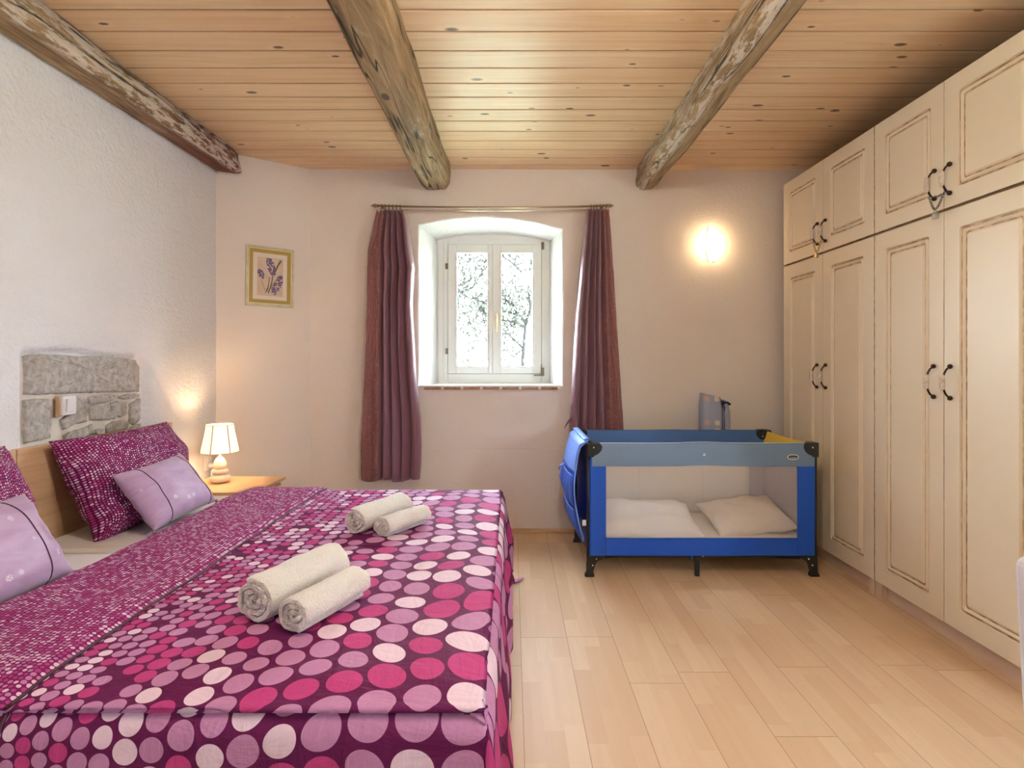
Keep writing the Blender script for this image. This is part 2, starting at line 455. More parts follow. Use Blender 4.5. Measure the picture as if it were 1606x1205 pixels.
# ------------------------------------------------------------------ room shell
H = 2.59
XL, XR, YB, YR = -1.92, 2.5, 4.0, -1.9
CA, CB = Vector((-1.92, 3.64)), Vector((-1.44, 4.0))
st(bx('floor', M['floor'], -2.0, 2.6, -2.0, 4.1, -.05, 0))
cb = MB()
cb.box(-2.0, 2.6, -2.0, 4.08, H+.012, H+.05)
k = 0
y = 2.188 - .1443*28
while y < 4.08:
    y1 = min(y+.1443, 4.08)
    c = .0070
    cb.add([(-2.0,y+.0028,H+.012),(-2.0,y+.0028,H+.003),(-2.0,y+c,H),(-2.0,y1-c,H),(-2.0,y1-.0028,H+.003),(-2.0,y1-.0028,H+.012),
            (2.6,y+.0028,H+.012),(2.6,y+.0028,H+.003),(2.6,y+c,H),(2.6,y1-c,H),(2.6,y1-.0028,H+.003),(2.6,y1-.0028,H+.012)],
           [(0,1,7,6),(1,2,8,7),(2,3,9,8),(3,4,10,9),(4,5,11,10)])
    y += .1443
st(cb.build('ceiling', M['ceiling']))

# left wall with the shallow recess round the exposed stones
def lin(a, b, n): return [a+(b-a)*i/n for i in range(n)]
def stone_sd(y, z):                              # >0 inside the recess (distance to its edge, metres)
    y0, y1, z1 = 2.195, 2.915 + .03*math.sin(z*9), 1.245 + .012*math.sin(y*8+1)
    r = .10 if y > 2.55 else .03
    dx = min(y-y0, 3.0-y); dz = z1+.02-z
    if y > 3.0-r and z > z1+.02-r:
        return r-math.hypot(y-(3.0-r), z-(z1+.02-r))
    return min(dx, dz)
def wl_x(y, z):
    sd = stone_sd(y, z); w = .075 if y > 2.85 else .02
    return XL - .032*smooth01(sd/w + .2) + .0025*fnoise((y,z,0), 9)
ys = lin(-1.9, 2.1, 10)+lin(2.1, 3.1, 90)+lin(3.1, 3.66, 4)+[3.66]
zs = lin(0, .6, 3)+lin(.6, 1.32, 60)+lin(1.32, 2.63, 8)+[2.63]
w = MB()
vs = [(wl_x(a, b), a, b) for a in ys for b in zs]; nz_ = len(zs)
w.add(vs, [(i*nz_+j, i*nz_+j+1, (i+1)*nz_+j+1, (i+1)*nz_+j) for i in range(len(ys)-1) for j in range(nz_-1)])
wall_left = st(w.build('wall_left', M['wall_left'], smooth=True))
w = MB(); w.add([(CA.x-.06,CA.y-.045,0),(CB.x+.02,CB.y+.015,0),(CB.x+.02,CB.y+.015,2.63),(CA.x-.06,CA.y-.045,2.63)], [(0,1,2,3)])
st(w.build('wall_corner', M['wall_back']))
SWN = (.35, .90, 1.1, 1.85)
w = MB()
for a in ((-1.95,SWN[0],0,2.63),(SWN[1],4.05,0,2.63),(SWN[0],SWN[1],0,SWN[2]),(SWN[0],SWN[1],SWN[3],2.63)): w.box(XR,XR+.06,a[0],a[1],a[2],a[3])
st(w.build('wall_right', M['wall_back']))
w3 = empty('fill_window_side', (XR+.03,.6,SWN[2])); st(w3)  # unseen side window, added so sky light brightens the left wall and bed
fr = MB()
for a in ((SWN[0],SWN[0]+.05,SWN[2],SWN[3]),(SWN[1]-.05,SWN[1],SWN[2],SWN[3]),(SWN[0]+.05,SWN[1]-.05,SWN[2],SWN[2]+.05),(SWN[0]+.05,SWN[1]-.05,SWN[3]-.05,SWN[3])): fr.box(XR+.01,XR+.05,a[0],a[1],a[2],a[3])
fr.build('window_frame', M['white'], w3)
bx('pane', M['glass'], XR+.028, XR+.032, SWN[0]+.04, SWN[1]-.04, SWN[2]+.04, SWN[3]-.04, w3)
st(bx('wall_ledge', M['wall_back'], -2.1, -1.925-.1, 3.6, 4.2, 0, 2.63)) if False else None

# back wall with the arched, splayed window niche
NL, NR, NB, NS, NA = -.664, .359, 1.043, 2.19, 2.262
IL, IR, IB, IS, IA = -.572, .285, 1.052, 2.148, 2.198
def contour(l, r, b, s, a, dz=0):
    p = []
    for i in range(8): p.append((l, b+(s-b)*i/8))
    for i in range(25):
        t = i/24; x = l+(r-l)*t; p.append((x, s-dz*t+(a-s)*(1-(2*t-1)**2)))
    for i in range(1, 9): p.append((r, s-dz+(b-s+dz)*i/8))
    for i in range(1, 10): p.append((r+(l-r)*i/10, b))
    return p
c0 = contour(NL-.008, NR+.008, NB-.006, NS+.006, NA+.008, .03)
w = MB()
rings = [(c0, 4.0)]
cin = contour(IL, IR, IB, IS, IA, .01)
cout = contour(NL, NR, NB, NS, NA, .03)
for t, yy in ((0, 4.006), (.03, 4.014), (.2, 4.06), (.4, 4.12), (.6, 4.18), (.8, 4.24), (1, 4.31)):
    rings.append(([(a[0]*(1-t)+b[0]*t + .004*fnoise((a[0],yy,a[1]),14), a[1]*(1-t)+b[1]*t + .004*fnoise((a[0],yy,a[1]+5),14)) for a, b in zip(cout, cin)], yy))
n = len(c0)
vs = [(p[0], yy, p[1]) for ring, yy in rings for p in ring]
w.cm = 1
w.add(vs, [(i*n+k, i*n+(k+1)%n, (i+1)*n+(k+1)%n, (i+1)*n+k) for i in range(len(rings)-1) for k in range(n)])
w.cm = 0
for i in range(8): w.add([(CB.x,4,c0[i][1]),(c0[i][0],4,c0[i][1]),(c0[i+1][0],4,c0[i+1][1]),(CB.x,4,c0[i+1][1])], [(0,1,2,3)])
for i in range(8, 32): w.add([(c0[i][0],4,c0[i][1]),(c0[i+1][0],4,c0[i+1][1]),(c0[i+1][0],4,2.63),(c0[i][0],4,2.63)], [(0,1,2,3)])
for i in range(32, 40): w.add([(c0[i][0],4,c0[i][1]),(c0[i+1][0],4,c0[i+1][1]),(XR,4,c0[i+1][1]),(XR,4,c0[i][1])], [(0,1,2,3)])
zt0, zt1, zb = c0[8][1], c0[32][1], c0[0][1]
w.add([(CB.x,4,zt0),(c0[8][0],4,zt0),(c0[8][0],4,2.63),(CB.x,4,2.63)], [(0,1,2,3)])
w.add([(c0[32][0],4,zt1),(XR,4,zt1),(XR,4,2.63),(c0[32][0],4,2.63)], [(0,1,2,3)])
w.add([(CB.x,4,0),(XR,4,0),(XR,4,zb),(CB.x,4,zb)], [(0,1,2,3)])
wall_back = st(w.build('wall_back', [M['wall_back'], M['reveal']]))
st(bx('baseboard_back', M['beech'], -1.44, 1.86, 3.985, 3.998, 0, .028, bevel=.003))
# flush cover panel under the window
pn = MB(); pn.box(-.735, .62, 3.993, 3.999, .03, .598)
st(pn.build('trim_1', M['wall_back'], bevel=.002))

# rear wall (behind the camera) with a window added to let fill light in
RW = (-.75, -.20, 1.25, 1.65)
w = MB()
for a in ((-2.0,RW[0],0,2.63),(RW[1],2.55,0,2.63),(RW[0],RW[1],0,RW[2]),(RW[0],RW[1],RW[3],2.63)):
    w.box(a[0],a[1],-1.98,-1.9,a[2],a[3])
st(w.build('wall_front', M['wall_left']))
w2 = empty('fill_window_rear', (-.45,-1.94,RW[2])); st(w2)
fr = MB()
for a in ((RW[0],RW[0]+.06,RW[2],RW[3]),(RW[1]-.06,RW[1],RW[2],RW[3]),(RW[0],RW[1],RW[2],RW[2]+.06),(RW[0],RW[1],RW[3]-.06,RW[3]),(-.48,-.42,RW[2],RW[3])):
    fr.box(a[0],a[1],-1.97,-1.92,a[2],a[3])
fr.build('window_frame', M['white'], w2)
bx('pane', M['glass'], RW[0]+.05, RW[1]-.05, -1.948, -1.944, RW[2]+.05, RW[3]-.05, w2)

# ------------------------------------------------------------------ exposed stones in the left wall
sw = empty('stonework', (-1.95, 2.55, .62), wall_left)
mo = MB(); mo.grid(lambda u,v: (-1.948+.003*fnoise((u*9,v*6,0)), 2.215+u*.70, .60+v*.625), 50, 40)
mo.build('mortar', M['mortar'], sw, smooth=True)
def wz(px, py):                                  # pixel on the left wall -> (Y, Z)
    Y = 1.935*F/(CX-px); return (Y, CH-(py-HY)*Y/F)
stones = [
 [(38,558),(62,555),(95,556),(130,559),(160,559),(190,561),(216,565),(221,575),(221,600),(221,615),(170,616),(110,618),(60,620),(39,620)],
 [(39,628),(55,625),(78,625),(82,640),(82,665),(80,688),(60,692),(40,696)],
 [(96,660),(110,648),(112,622),(128,620),(139,626),(139,650),(137,663),(118,666),(102,675)],
 [(141,622),(170,619),(186,620),(183,628),(160,632),(141,634)],
 [(142,637),(165,631),(172,634),(174,646),(183,640),(186,652),(182,657),(160,660),(143,659)],
 [(188,622),(205,618),(220,618),(219,624),(200,627),(187,626)],
 [(176,633),(186,629),(199,630),(201,650),(190,656),(177,645)],
 [(205,634),(214,628),(221,624),(221,645),(219,660),(212,668),(205,664)],
 [(101,683),(112,677),(130,672),(147,665),(149,680),(130,688),(104,696)],
 [(152,674),(165,672),(166,680),(152,684)],
 [(168,668),(180,661),(196,659),(203,664),(202,672),(185,676),(168,680)],
 [(207,671),(221,664),(222,676),(208,680)],
]
for q, pl in enumerate(stones):
    P = [Vector(wz(*p)) for p in pl]; c = sum(P, Vector((0,0)))/len(P)
    out = []                                     # densify, roughen the outline
    for i in range(len(P)):
        a, b = P[i], P[(i+1)%len(P)]; L = (b-a).length; nn = max(2, int(L/.012))
        for t in range(nn):
            p = a.lerp(b, t/nn); p += Vector((fnoise((p.x,p.y,q), 40), fnoise((p.x,p.y,q+9), 40)))*.004; out.append(p)
    s_ = MB(); vs = []; nn = len(out); RG = [(.985,-1.948),(.97,-1.938),(.93,-1.934),(.8,-1.932),(.6,-1.931),(.4,-1.931),(.2,-1.931)]
    for sc, xx in RG:
        for p in out:
            r = c+(p-c)*sc
            vs.append((xx + (.006*fnoise((r.x,r.y,q*3),30)+.005*fnoise((r.x,r.y,q*3),70) if sc < 1 else 0), r.x, r.y))
    vs.append((-1.931, c.x, c.y))
    fs = [(i*nn+k, i*nn+(k+1)%nn, (i+1)*nn+(k+1)%nn, (i+1)*nn+k) for i in range(len(RG)-1) for k in range(nn)]
    fs += [((len(RG)-1)*nn+k, (len(RG)-1)*nn+(k+1)%nn, len(RG)*nn) for k in range(nn)]
    s_.add(vs, fs); s_.build('stone', M['stone'], sw, smooth=True)

# light switch on the stones, socket by the lamp
sY, sZ = wz(97, 636)
t = empty('light_switch', (-1.925, sY, sZ-.042)); tag(t, 'white square rocker switch mounted on the exposed grey stones above the headboard', 'light switch')
bx('backing_block', M['beech'], -1.93, -1.915, sY-.041, sY-.030, sZ-.045, sZ+.042, t)
bx('switch_plate', M['plastic'], -1.930, -1.905, sY-.032, sY+.044, sZ-.042, sZ+.042, t, bevel=.005)
MB().prism([(-1.905,sZ-.028),(-1.898,sZ-.028),(-1.893,sZ+.028),(-1.905,sZ+.028)], 'y', sY-.018, sY+.030).build('rocker', M['plastic'], t, bevel=.003)
oY, oZ = 3.53, .585
t = empty('wall_socket', (-1.92, oY, oZ-.04)); tag(t, 'white wall socket on the left wall just behind the stone-base table lamp', 'socket')
bx('socket_plate', M['plastic'], -1.918, -1.908, oY-.045, oY+.04, oZ-.05, oZ+.05, t, bevel=.003)
MB().lathe([(.021,0),(.021,.004),(.019,.004),(.019,.001)], (-1.908, oY, oZ+.022), 20, 'x').build('socket_well', M['plastic'], t)
MB().lathe([(.021,0),(.021,.004),(.019,.004),(.019,.001)], (-1.908, oY, oZ-.022), 20, 'x').build('socket_well', M['plastic'], t)

# ------------------------------------------------------------------ ceiling beams
def beam(label, prof, y0, y1, mt, seed, taper_end=.0):
    b = MB(); n = len(prof); N = 60; vs = []
    cx = sum(p[0] for p in prof)/n; cz = sum(p[1] for p in prof)/n
    for i in range(N+1):
        t = i/N; yy = y0+(y1-y0)*t
        wob = .010*fnoise((yy*1.1, seed, 0)); sc = 1.0 - taper_end*smooth01((t-.985)/.015)
        for k, (px, pz) in enumerate(prof):
            a = fnoise((px*14, yy*2.2, pz*14+seed))*.011 + fnoise((px*40, yy*9, pz*40+seed))*.003
            dx, dz = px-cx, pz-cz; L = math.hypot(dx, dz)
            nx = px + wob + dx/L*a; nzv = pz + dz/L*a
            nx = cx+(nx-cx)*sc; nzv = cz+(nzv-cz)*sc if nzv < cz else nzv
            nx = max(nx, XL+.002) if seed == 1 else nx
            vs.append((nx, yy, min(nzv, H-.0005)))
    fs = [(i*n+k, i*n+(k+1)%n, (i+1)*n+(k+1)%n, (i+1)*n+k) for i in range(N) for k in range(n)]
    fs += [tuple(range(n)), tuple(range(N*n, (N+1)*n))[::-1]]
    b.add(vs, fs)
    o = b.build('ceiling_beam', mt, smooth=True, auto=50); tag(o, label, 'beam', None); return o
def rounded(pts, r, seg=4):                      # rounded polygon, with points along the straight runs
    out = []; n = len(pts); r = r if isinstance(r, list) else [r]*n
    for i in range(n):
        p, a, b = Vector(pts[i]), Vector(pts[i-1]), Vector(pts[(i+1)%n])
        d1 = (a-p).normalized(); d2 = (b-p).normalized()
        s0, s1 = p+d1*r[i], p+d2*r[i]
        for k in range(seg+1):
            t = k/seg; out.append(s0.lerp(p, t).lerp(p.lerp(s1, t), t))
        nx = Vector(pts[(i+1)%n]); e = nx+(p-nx).normalized()*r[(i+1)%n]
        nn = max(1, int((e-s1).length/.03))
        for k in range(1, nn): out.append(s1.lerp(e, k/nn))
    return [(p.x, p.y) for p in out]
beam('dark old beam running along the top of the left wall, reddish at its end',
     rounded([(XL+.003,H),(XL+.003,2.447),(-1.757,2.440),(-1.795,H)], [.004,.025,.03,.01]), -1.9, 3.70, M['beam_red'], 1, .25)
beam('thick rough-hewn beam left of the window, widest of the three',
     rounded([(-.635,H),(-.637,2.45),(-.615,2.432),(-.47,2.437),(-.437,2.50),(-.437,H)], [.005,.02,.02,.02,.03,.004]), -1.9, 4.0, M['beam'], 5, .12)
beam('rounded grey-streaked beam right of the window, running over the cot',
     rounded([(.885,H),(.868,2.48),(.895,2.435),(.985,2.432),(1.03,2.47),(1.035,H)], [.005,.03,.03,.03,.03,.004]), -1.9, 4.0, M['beam_grey'], 11, .12)

# ------------------------------------------------------------------ window
W1 = empty('window_1', (-.14, 4.33, 1.05)); st(W1)
def wx(px): return (px-CX)*4.3/F
def wzz(py): return CH-(py-HY)*4.3/F
fx0, fx1 = wx(703), wx(848.7); zt, zbm = wzz(384), wzz(586); mid = wx(772.5)
f = MB()
f.box(-.62, fx0-.003, 4.30, 4.37, 1.0, 2.26); f.box(fx1+.003, .34, 4.30, 4.37, 1.0, 2.26)
f.box(fx0-.003, fx1+.003, 4.30, 4.37, zt+.003, 2.26); f.box(fx0-.003, fx1+.003, 4.30, 4.37, 1.0, zbm-.003)
f.build('window_frame', M['white'], W1, bevel=.003)
f = MB(); f.box(fx0-.02, fx0+.02, 4.346, 4.366, zbm-.02, zt+.02); f.box(fx1-.02, fx1+.02, 4.346, 4.366, zbm-.02, zt+.02); f.box(mid-.02, mid+.02, 4.346, 4.366, zbm-.02, zt+.02)
f.box(fx0, fx1, 4.346, 4.366, zbm-.02, zbm+.02); f.box(fx0, fx1, 4.346, 4.366, zt-.02, zt+.02); f.build('rebate_stop', M['white'], W1)
f = MB(); f.box(wx(687), wx(695.5), 4.292, 4.30, 1.04, 2.15); f.build('window_lath', M['white'], W1, bevel=.003)
for side, (x0, x1, g0, g1) in enumerate(((fx0, mid-.001, wx(717.4), wx(763.9)), (mid+.001, fx1, wx(787), wx(834.3)))):
    gz1, gz0 = wzz(398), wzz(574)
    s_ = MB()
    s_.box(x0, g0-.006, 4.288, 4.345, zbm, zt); s_.box(g1+.006, x1, 4.288, 4.345, zbm, zt)
    s_.box(g0-.006, g1+.006, 4.288, 4.345, zbm, gz0-.006); s_.box(g0-.006, g1+.006, 4.288, 4.345, gz1+.006, zt)
    sash = s_.build('sash', M['white'], W1, bevel=.003)
    b = MB()
    for (o_, yy) in ((.018, 4.283), (.010, 4.279)):
        i_ = o_-.008
        b.box(g0-o_, g0-i_, yy, 4.30, gz0-o_, gz1+o_); b.box(g1+i_, g1+o_, yy, 4.30, gz0-o_, gz1+o_)
        b.box(g0-i_, g1+i_, yy, 4.30, gz0-o_, gz0-i_); b.box(g0-i_, g1+i_, yy, 4.30, gz1+i_, gz1+o_)
    b.build('glazing_bead', M['white'], sash, bevel=.002)
    bx('pane', M['glass'], g0-.006, g1+.006, 4.300, 4.304, gz0-.006, gz1+.006, sash)
bx('meeting_bead', M['white'], mid-.026, mid+.0, 4.280, 4.29, zbm+.01, zt-.01, W1, bevel=.003)
hx = wx(779)
h = MB(); h.box(hx-.009, hx+.009, 4.272, 4.288, wzz(500), wzz(492)); 
h.tube([(hx, 4.272, wzz(496)), (hx, 4.250, wzz(497)), (hx, 4.246, wzz(502)), (hx-.001, 4.25, wzz(522))], [.006,.007,.007,.0045], 10)
h.build('window_handle', M['brass'], W1, bevel=.002)
for px, py, hh in ((701,418,.042), (701,551,.042), (851,386,.052), (851,583,.06)):
    q = MB(); q.box(wx(px)-.011, wx(px)+.011, 4.283, 4.30, wzz(py)-hh/2, wzz(py)+hh/2); q.tube([(wx(px),4.279,wzz(py)-hh/2),(wx(px),4.279,wzz(py)+hh/2)], .006, 10)
    q.build('hinge', M['hinge'], W1, bevel=.002)
q = MB(); q.box(wx(837), wx(853), 4.280, 4.288, wzz(590), wzz(588)); q.box(wx(848), wx(849.5), 4.280, 4.288, wzz(588), wzz(572)); q.build('hinge_strap', M['hinge'], W1)
# brick edge under the niche
sl = MB(); sl.grid(lambda u,v: (-.655+u*1.01, 3.985+v*.05, 1.046+.004*fnoise((u*30,v*3,0))), 60, 3)
bs = empty('window_sill', (-.15, 3.99, 1.02), W1)
for i in range(7):
    a = -.622+i*.138
    MB().box(a, a+.118, 3.978, 4.03, 1.020, 1.038).build('brick', M['brick'], bs, bevel=.003)
q = MB(); q.box(-.655, .352, 3.984, 4.03, 1.036, 1.050); q.box(-.625, .345, 3.984, 4.03, 1.022, 1.04); q.build('sill_mortar', M['reveal'], bs, bevel=.004)

# ------------------------------------------------------------------ outside: garden, hedge, tree
w = MB(); w.add([(-40,4.5,-.3),(40,4.5,-.3),(40,60,-.3),(-40,60,-.3)], [(0,1,2,3)]); gr = w.build('ground', M['grass']); gr['kind'] = 'structure'
def leaves(mb, cs, n, size, rx, ry, rz):
    for _ in range(n):
        c = random.choice(cs); a = random.gauss(0, rx); b = random.gauss(0, ry); d = random.gauss(0, rz)
        p = Vector(c)+Vector((a,b,d)); s = size*random.uniform(.6,1.3)
        e = Vector((random.uniform(-1,1), random.uniform(-1,1), random.uniform(-1,1))).normalized(); g = e.orthogonal().normalized()
        mb.add([p-e*s, p+g*s*.45, p+e*s, p-g*s*.45], [(0,1,2,3)])
tips = []
def branch(mb, p, d, L, r, dep):
    pts = [Vector(p)]; q = Vector(p); dd = Vector(d).normalized()
    for i in range(5):
        dd = (dd+Vector((random.uniform(-1,1), random.uniform(-1,1), random.uniform(-.6,.8)))*.20).normalized(); q = q+dd*L/5; pts.append(q.copy())
    mb.tube(pts, [r*(1-.12*i) for i in range(6)], 6)
    if dep == 0: tips.extend(pts[2:]); return
    if dep < 2: tips.extend(pts[3:])
    for _ in range(3 if dep > 1 else 4):
        s = random.choice(pts[2:]); nd = (dd+Vector((random.uniform(-1,1), random.uniform(-1,1), random.uniform(-.5,1)))*.95).normalized()
        branch(mb, s, nd, L*.68, r*.5, dep-1)
random.seed(21)
tr = empty('tree', (.3, 9.0, -.3)); tag(tr, 'sparse bare-branched tree standing outside, seen through the window panes', 'tree')
b = MB(); b.tube([(.30,9,-.3),(.24,9,.6),(.17,9,1.2),(.22,9,1.85)], [.07,.05,.032,.024], 8)
def limb(pts, r0, r1, Yd=9.0):                     # a limb measured off the photograph, in the tree's own depth
    P = [Vector((XZ(px, py, Yd)[0], Yd+.12*i*(-1)**i, XZ(px, py, Yd)[1])) for i, (px, py) in enumerate(pts)]
    Q = []
    for a_, b_ in zip(P, P[1:]):
        for k_ in range(4): Q.append(a_.lerp(b_, k_/4)+Vector((random.uniform(-1,1),0,random.uniform(-1,1)))*.012)
    Q.append(P[-1]); b.tube(Q, [1.35*r0+1.35*(r1-r0)*k_/(len(Q)-1) for k_ in range(len(Q))], 6)
    for q_ in Q[2::2]:
        for _ in range(2):
            d_ = Vector((random.uniform(-1,.5),random.uniform(-.3,.3),random.uniform(-.4,1))).normalized(); L_ = random.uniform(.15,.4)
            e_ = q_+d_*L_*.5+Vector((random.uniform(-1,1),0,random.uniform(-1,1)))*.03; b.tube([q_, e_, q_+d_*L_], [r1, r1*.8, r1*.5], 5); tips.append(q_+d_*L_)
for pts, r0, r1 in (([(825,507),(812,494),(790,485),(770,480),(745,487)],.024,.008), ([(822,512),(805,506),(788,500),(760,505),(735,514)],.020,.007), ([(825,507),(832,480),(828,440),(836,400)],.022,.009),
    ([(820,545),(800,528),(786,515),(770,500)],.014,.006), ([(770,480),(722,462),(738,448),(760,430),(775,405)],.012,.009), ([(828,440),(808,418),(790,398),(776,380)],.018,.010), ([(812,494),(793,468),(780,440),(755,400),(745,380)],.014,.008),
    ([(817,550),(806,560),(795,548),(788,530)],.012,.006), ([(755,400),(735,412),(720,408)],.009,.005), ([(832,480),(845,460),(860,430)],.016,.008)): limb(pts, r0, r1)
b.build('trunk', M['bark'], tr, smooth=True)
tips += [Vector((random.uniform(-1.3,.8), random.uniform(8.8,9.6), random.uniform(1.2,3.3))) for _ in range(26)]
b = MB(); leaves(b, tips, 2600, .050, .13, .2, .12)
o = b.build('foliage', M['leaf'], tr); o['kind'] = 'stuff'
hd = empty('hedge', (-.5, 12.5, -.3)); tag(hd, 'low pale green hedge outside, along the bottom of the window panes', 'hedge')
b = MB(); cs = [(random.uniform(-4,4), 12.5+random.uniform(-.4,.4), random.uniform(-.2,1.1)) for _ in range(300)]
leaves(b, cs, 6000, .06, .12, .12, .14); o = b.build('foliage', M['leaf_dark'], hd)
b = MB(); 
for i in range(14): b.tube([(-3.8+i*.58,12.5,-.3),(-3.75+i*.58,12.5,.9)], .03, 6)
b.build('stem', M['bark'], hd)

# ------------------------------------------------------------------ curtain rod, curtains
RZ, RY = 2.302, 3.90
def rodz(x): return RZ - .012*max(0, 1-((x+.14)/.8)**2)
t = empty('curtain_rod', (-.14, RY, RZ)); tag(t, 'thin antique-bronze curtain rod with spear finials above the window', 'curtain rod')
xs_ = [-.93+1.585*i/30 for i in range(31)]
MB().tube([(x, RY, rodz(x)) for x in xs_], .0065, 10).build('rod', M['rod'], t, smooth=True)
MB().tube([(x, RY+.035, rodz(x)-.013) for x in xs_], .004, 8).build('back_rod', M['steel'], t, smooth=True)
for sx, x0 in ((-1, -.93), (1, .655)):
    MB().lathe([(.0065,0),(.012,sx*.003),(.012,sx*.008),(.006,sx*.012),(.015,sx*.020),(.010,sx*.035),(.0005,sx*.055)], (x0,RY,rodz(x0)), 14, 'x').build('finial', M['rod'], t, smooth=True)
for x0 in (-.90, .625):
    q = MB(); q.tube([(x0,RY,RZ-.008),(x0,3.998,RZ-.012)], .005, 8); q.lathe([(.018,0),(.018,.006)], (x0,3.992,RZ-.012), 16, 'y'); q.tube([(x0-.008,RY,RZ-.006),(x0+.008,RY,RZ-.006)], .013, 12)
    q.build('bracket', M['rod'], t, smooth=True, auto=40)
def cyx(px): return (px-CX)*3.88/F
def cyz(py): return CH-(py-HY)*3.88/F
def interp(tab, y):
    for a, b in zip(tab, tab[1:]):
        if y <= b[0]:
            t = max(0, (y-a[0])/(b[0]-a[0])); return [a[i]+(b[i]-a[i])*t for i in range(1, len(a))]
    return list(tab[-1][1:])
def curtain(label, tab, flip, seed, folds):
    t = empty('curtain', (cyx((tab[-1][1]+tab[-1][2])/2), 3.90, cyz(tab[-1][0]))); tag(t, label, 'curtain', None)
    y0, y1 = tab[0][0], tab[-1][0]; c = MB()
    rs = random.Random(seed); ph = [rs.uniform(-.25,.25) for _ in range(folds+2)]
    def fn(u, v):
        py = y0+(y1-y0)*v; a, b = interp(tab, py)
        uu = u if not flip else 1-u
        # embroidered outer band is flatter, pleats gather over the rest
        s = uu
        q = s*folds; i = int(q); 
        amp = .034*(1-.30*v)*(.55+.45*smooth01(v*12))
        band = smooth01((s-.22)/.07)
        w_ = 2*abs(math.sin(PI*(q+ph[min(i,folds)]*math.sin(PI*(q-i)) + .16*fnoise((s*3,v*1.3,seed)))))**.75-1
        sx = s + .38/folds*math.sin(2*PI*q*1.0+1.1)*band*.35
        xx = (a+(b-a)*(sx if not flip else 1-sx))
        sag = (1-v)**6*.006*abs(math.sin(PI*folds*s))*200
        yy = 3.895 - amp*w_*(.12+.88*band) + .012*fnoise((s*7, v*4, seed))*1.0 - .012*smooth01(v*3)
        if s < .25: yy += .006*fnoise((s*30, v*22, seed))
        z = cyz(py) - (.012*abs(math.sin(PI*q)) if v < .02 else 0) + (.010*math.sin(q*2+seed)*v**12)
        return (cyx(xx), min(yy, 3.955), z)
    c.grid(fn, 150, 70, lambda u,v: ((u if not flip else 1-u), v*3.4))
    c.build('cloth', M['curtain'], t, smooth=True, solid=.004)
    a, b = tab[0][1], tab[0][2]
    for k in range(6):
        px = a+(b-a)*(.12+.78*k/5)*(.9); x = cyx(px)+.012
        q = MB(); q.tube([(x, RY+.015*math.cos(w), rodz(x)-.004+.015*math.sin(w)) for w in [2*PI*i/16 for i in range(16)]], .0025, 6, closed=True)
        q.tube([(x,RY,rodz(x)-.019),(x,RY-.004,rodz(x)-.032)], .0018, 6)
        q.build('curtain_ring', M['rod'], t, smooth=True)
    return t
ct = curtain('dark mauve satin curtain hanging full length at the left of the window', 
    [(328,590,632),(345,586,637),(391,577,643),(419,576,648),(479,575,645),(579,572,650),(658,568,657),(698,566,658.5),(730,566,658),(754,567,656)], False, 3, 6)
ct2 = curtain('dark mauve satin curtain at the right of the window, falling behind the blue cot',
    [(326,921,955),(345,919,957),(419,911,962),(499,904,967),(579,900,972),(670,895,978),(754,893,981)], True, 8, 6)
q = MB(); P = [cyx(900), cyz(652)]
q.grid(lambda u,v: (cyx(903)-u*.078, 3.87+.01*u, cyz(650)-.13*u*u*.7-.045*v*(1-.75*u)), 10, 3); q.build('tieback', M['curtain'], ct2, smooth=True, solid=.004)
x = cyx(751); q = MB()
q.tube([(x, RY+.014*math.cos(w), rodz(x)-.003+.014*math.sin(w)) for w in [2*PI*i/16 for i in range(16)]], .002, 6, closed=True)
q.tube([(x,RY,rodz(x)-.017),(x+.002,RY-.004,rodz(x)-.028),(x-.002,RY,rodz(x)-.040),(x+.004,RY,rodz(x)-.046)], .0018, 6)
tag(q.build('curtain_hook', M['steel'], smooth=True), 'small empty curtain ring with hook left alone at the middle of the rod', 'hook')

# ------------------------------------------------------------------ framed picture on the corner wall
dirv = (CB-CA).normalized(); nrm = Vector((dirv.y, -dirv.x))
pc = CA+(CB-CA)*.55
ax = Vector((dirv.x, dirv.y, 0)); nn = Vector((nrm.x, nrm.y, 0)); zc = 1.797
PM = Matrix(((ax.x, 0, nn.x, pc.x),(ax.y, 0, nn.y, pc.y),(0,1,0,zc),(0,0,0,1))) @ Matrix.Rotation(-.012, 4, 'Z')
t = empty('framed_picture', (pc.x, pc.y, zc-.2)); tag(t, 'gold-framed botanical print of violet grape hyacinths on the corner wall', 'picture')
def ringbox(mb, W, Hh, w_, d0, d1):
    for cx_, cy_, a, b in ((-W+w_/2,0,w_/2,Hh),(W-w_/2,0,w_/2,Hh),(0,-Hh+w_/2,W-w_,w_/2),(0,Hh-w_/2,W-w_,w_/2)):
        mb.obox(PM @ Matrix.Translation((cx_,cy_,(d0+d1)/2)), a, b, (d1-d0)/2)
q = MB(); ringbox(q, .155, .203, .012, .001, .018); ringbox(q, .143, .191, .006, .001, .014); fo = q.build('frame', M['gilt'], t, bevel=.002)
q = MB(); ringbox(q, .139, .187, .005, .001, .0165); q.build('inner_frame', M['gilt_line'], fo, bevel=.001)
q = MB(); ringbox(q, .134, .182, .024, .001, .010); q.build('ochre_mount', M['ochre'], t)
q = MB(); ringbox(q, .112, .160, .029, .001, .009); q.build('cream_mount', M['mount'], t)
q = MB(); q.obox(PM @ Matrix.Translation((0,0,.004)), .090, .136, .002); q.build('print', M['photo_bg'], t)
def pp(x, y, d=.0065): return PM @ Vector((x, y, d))
q = MB()
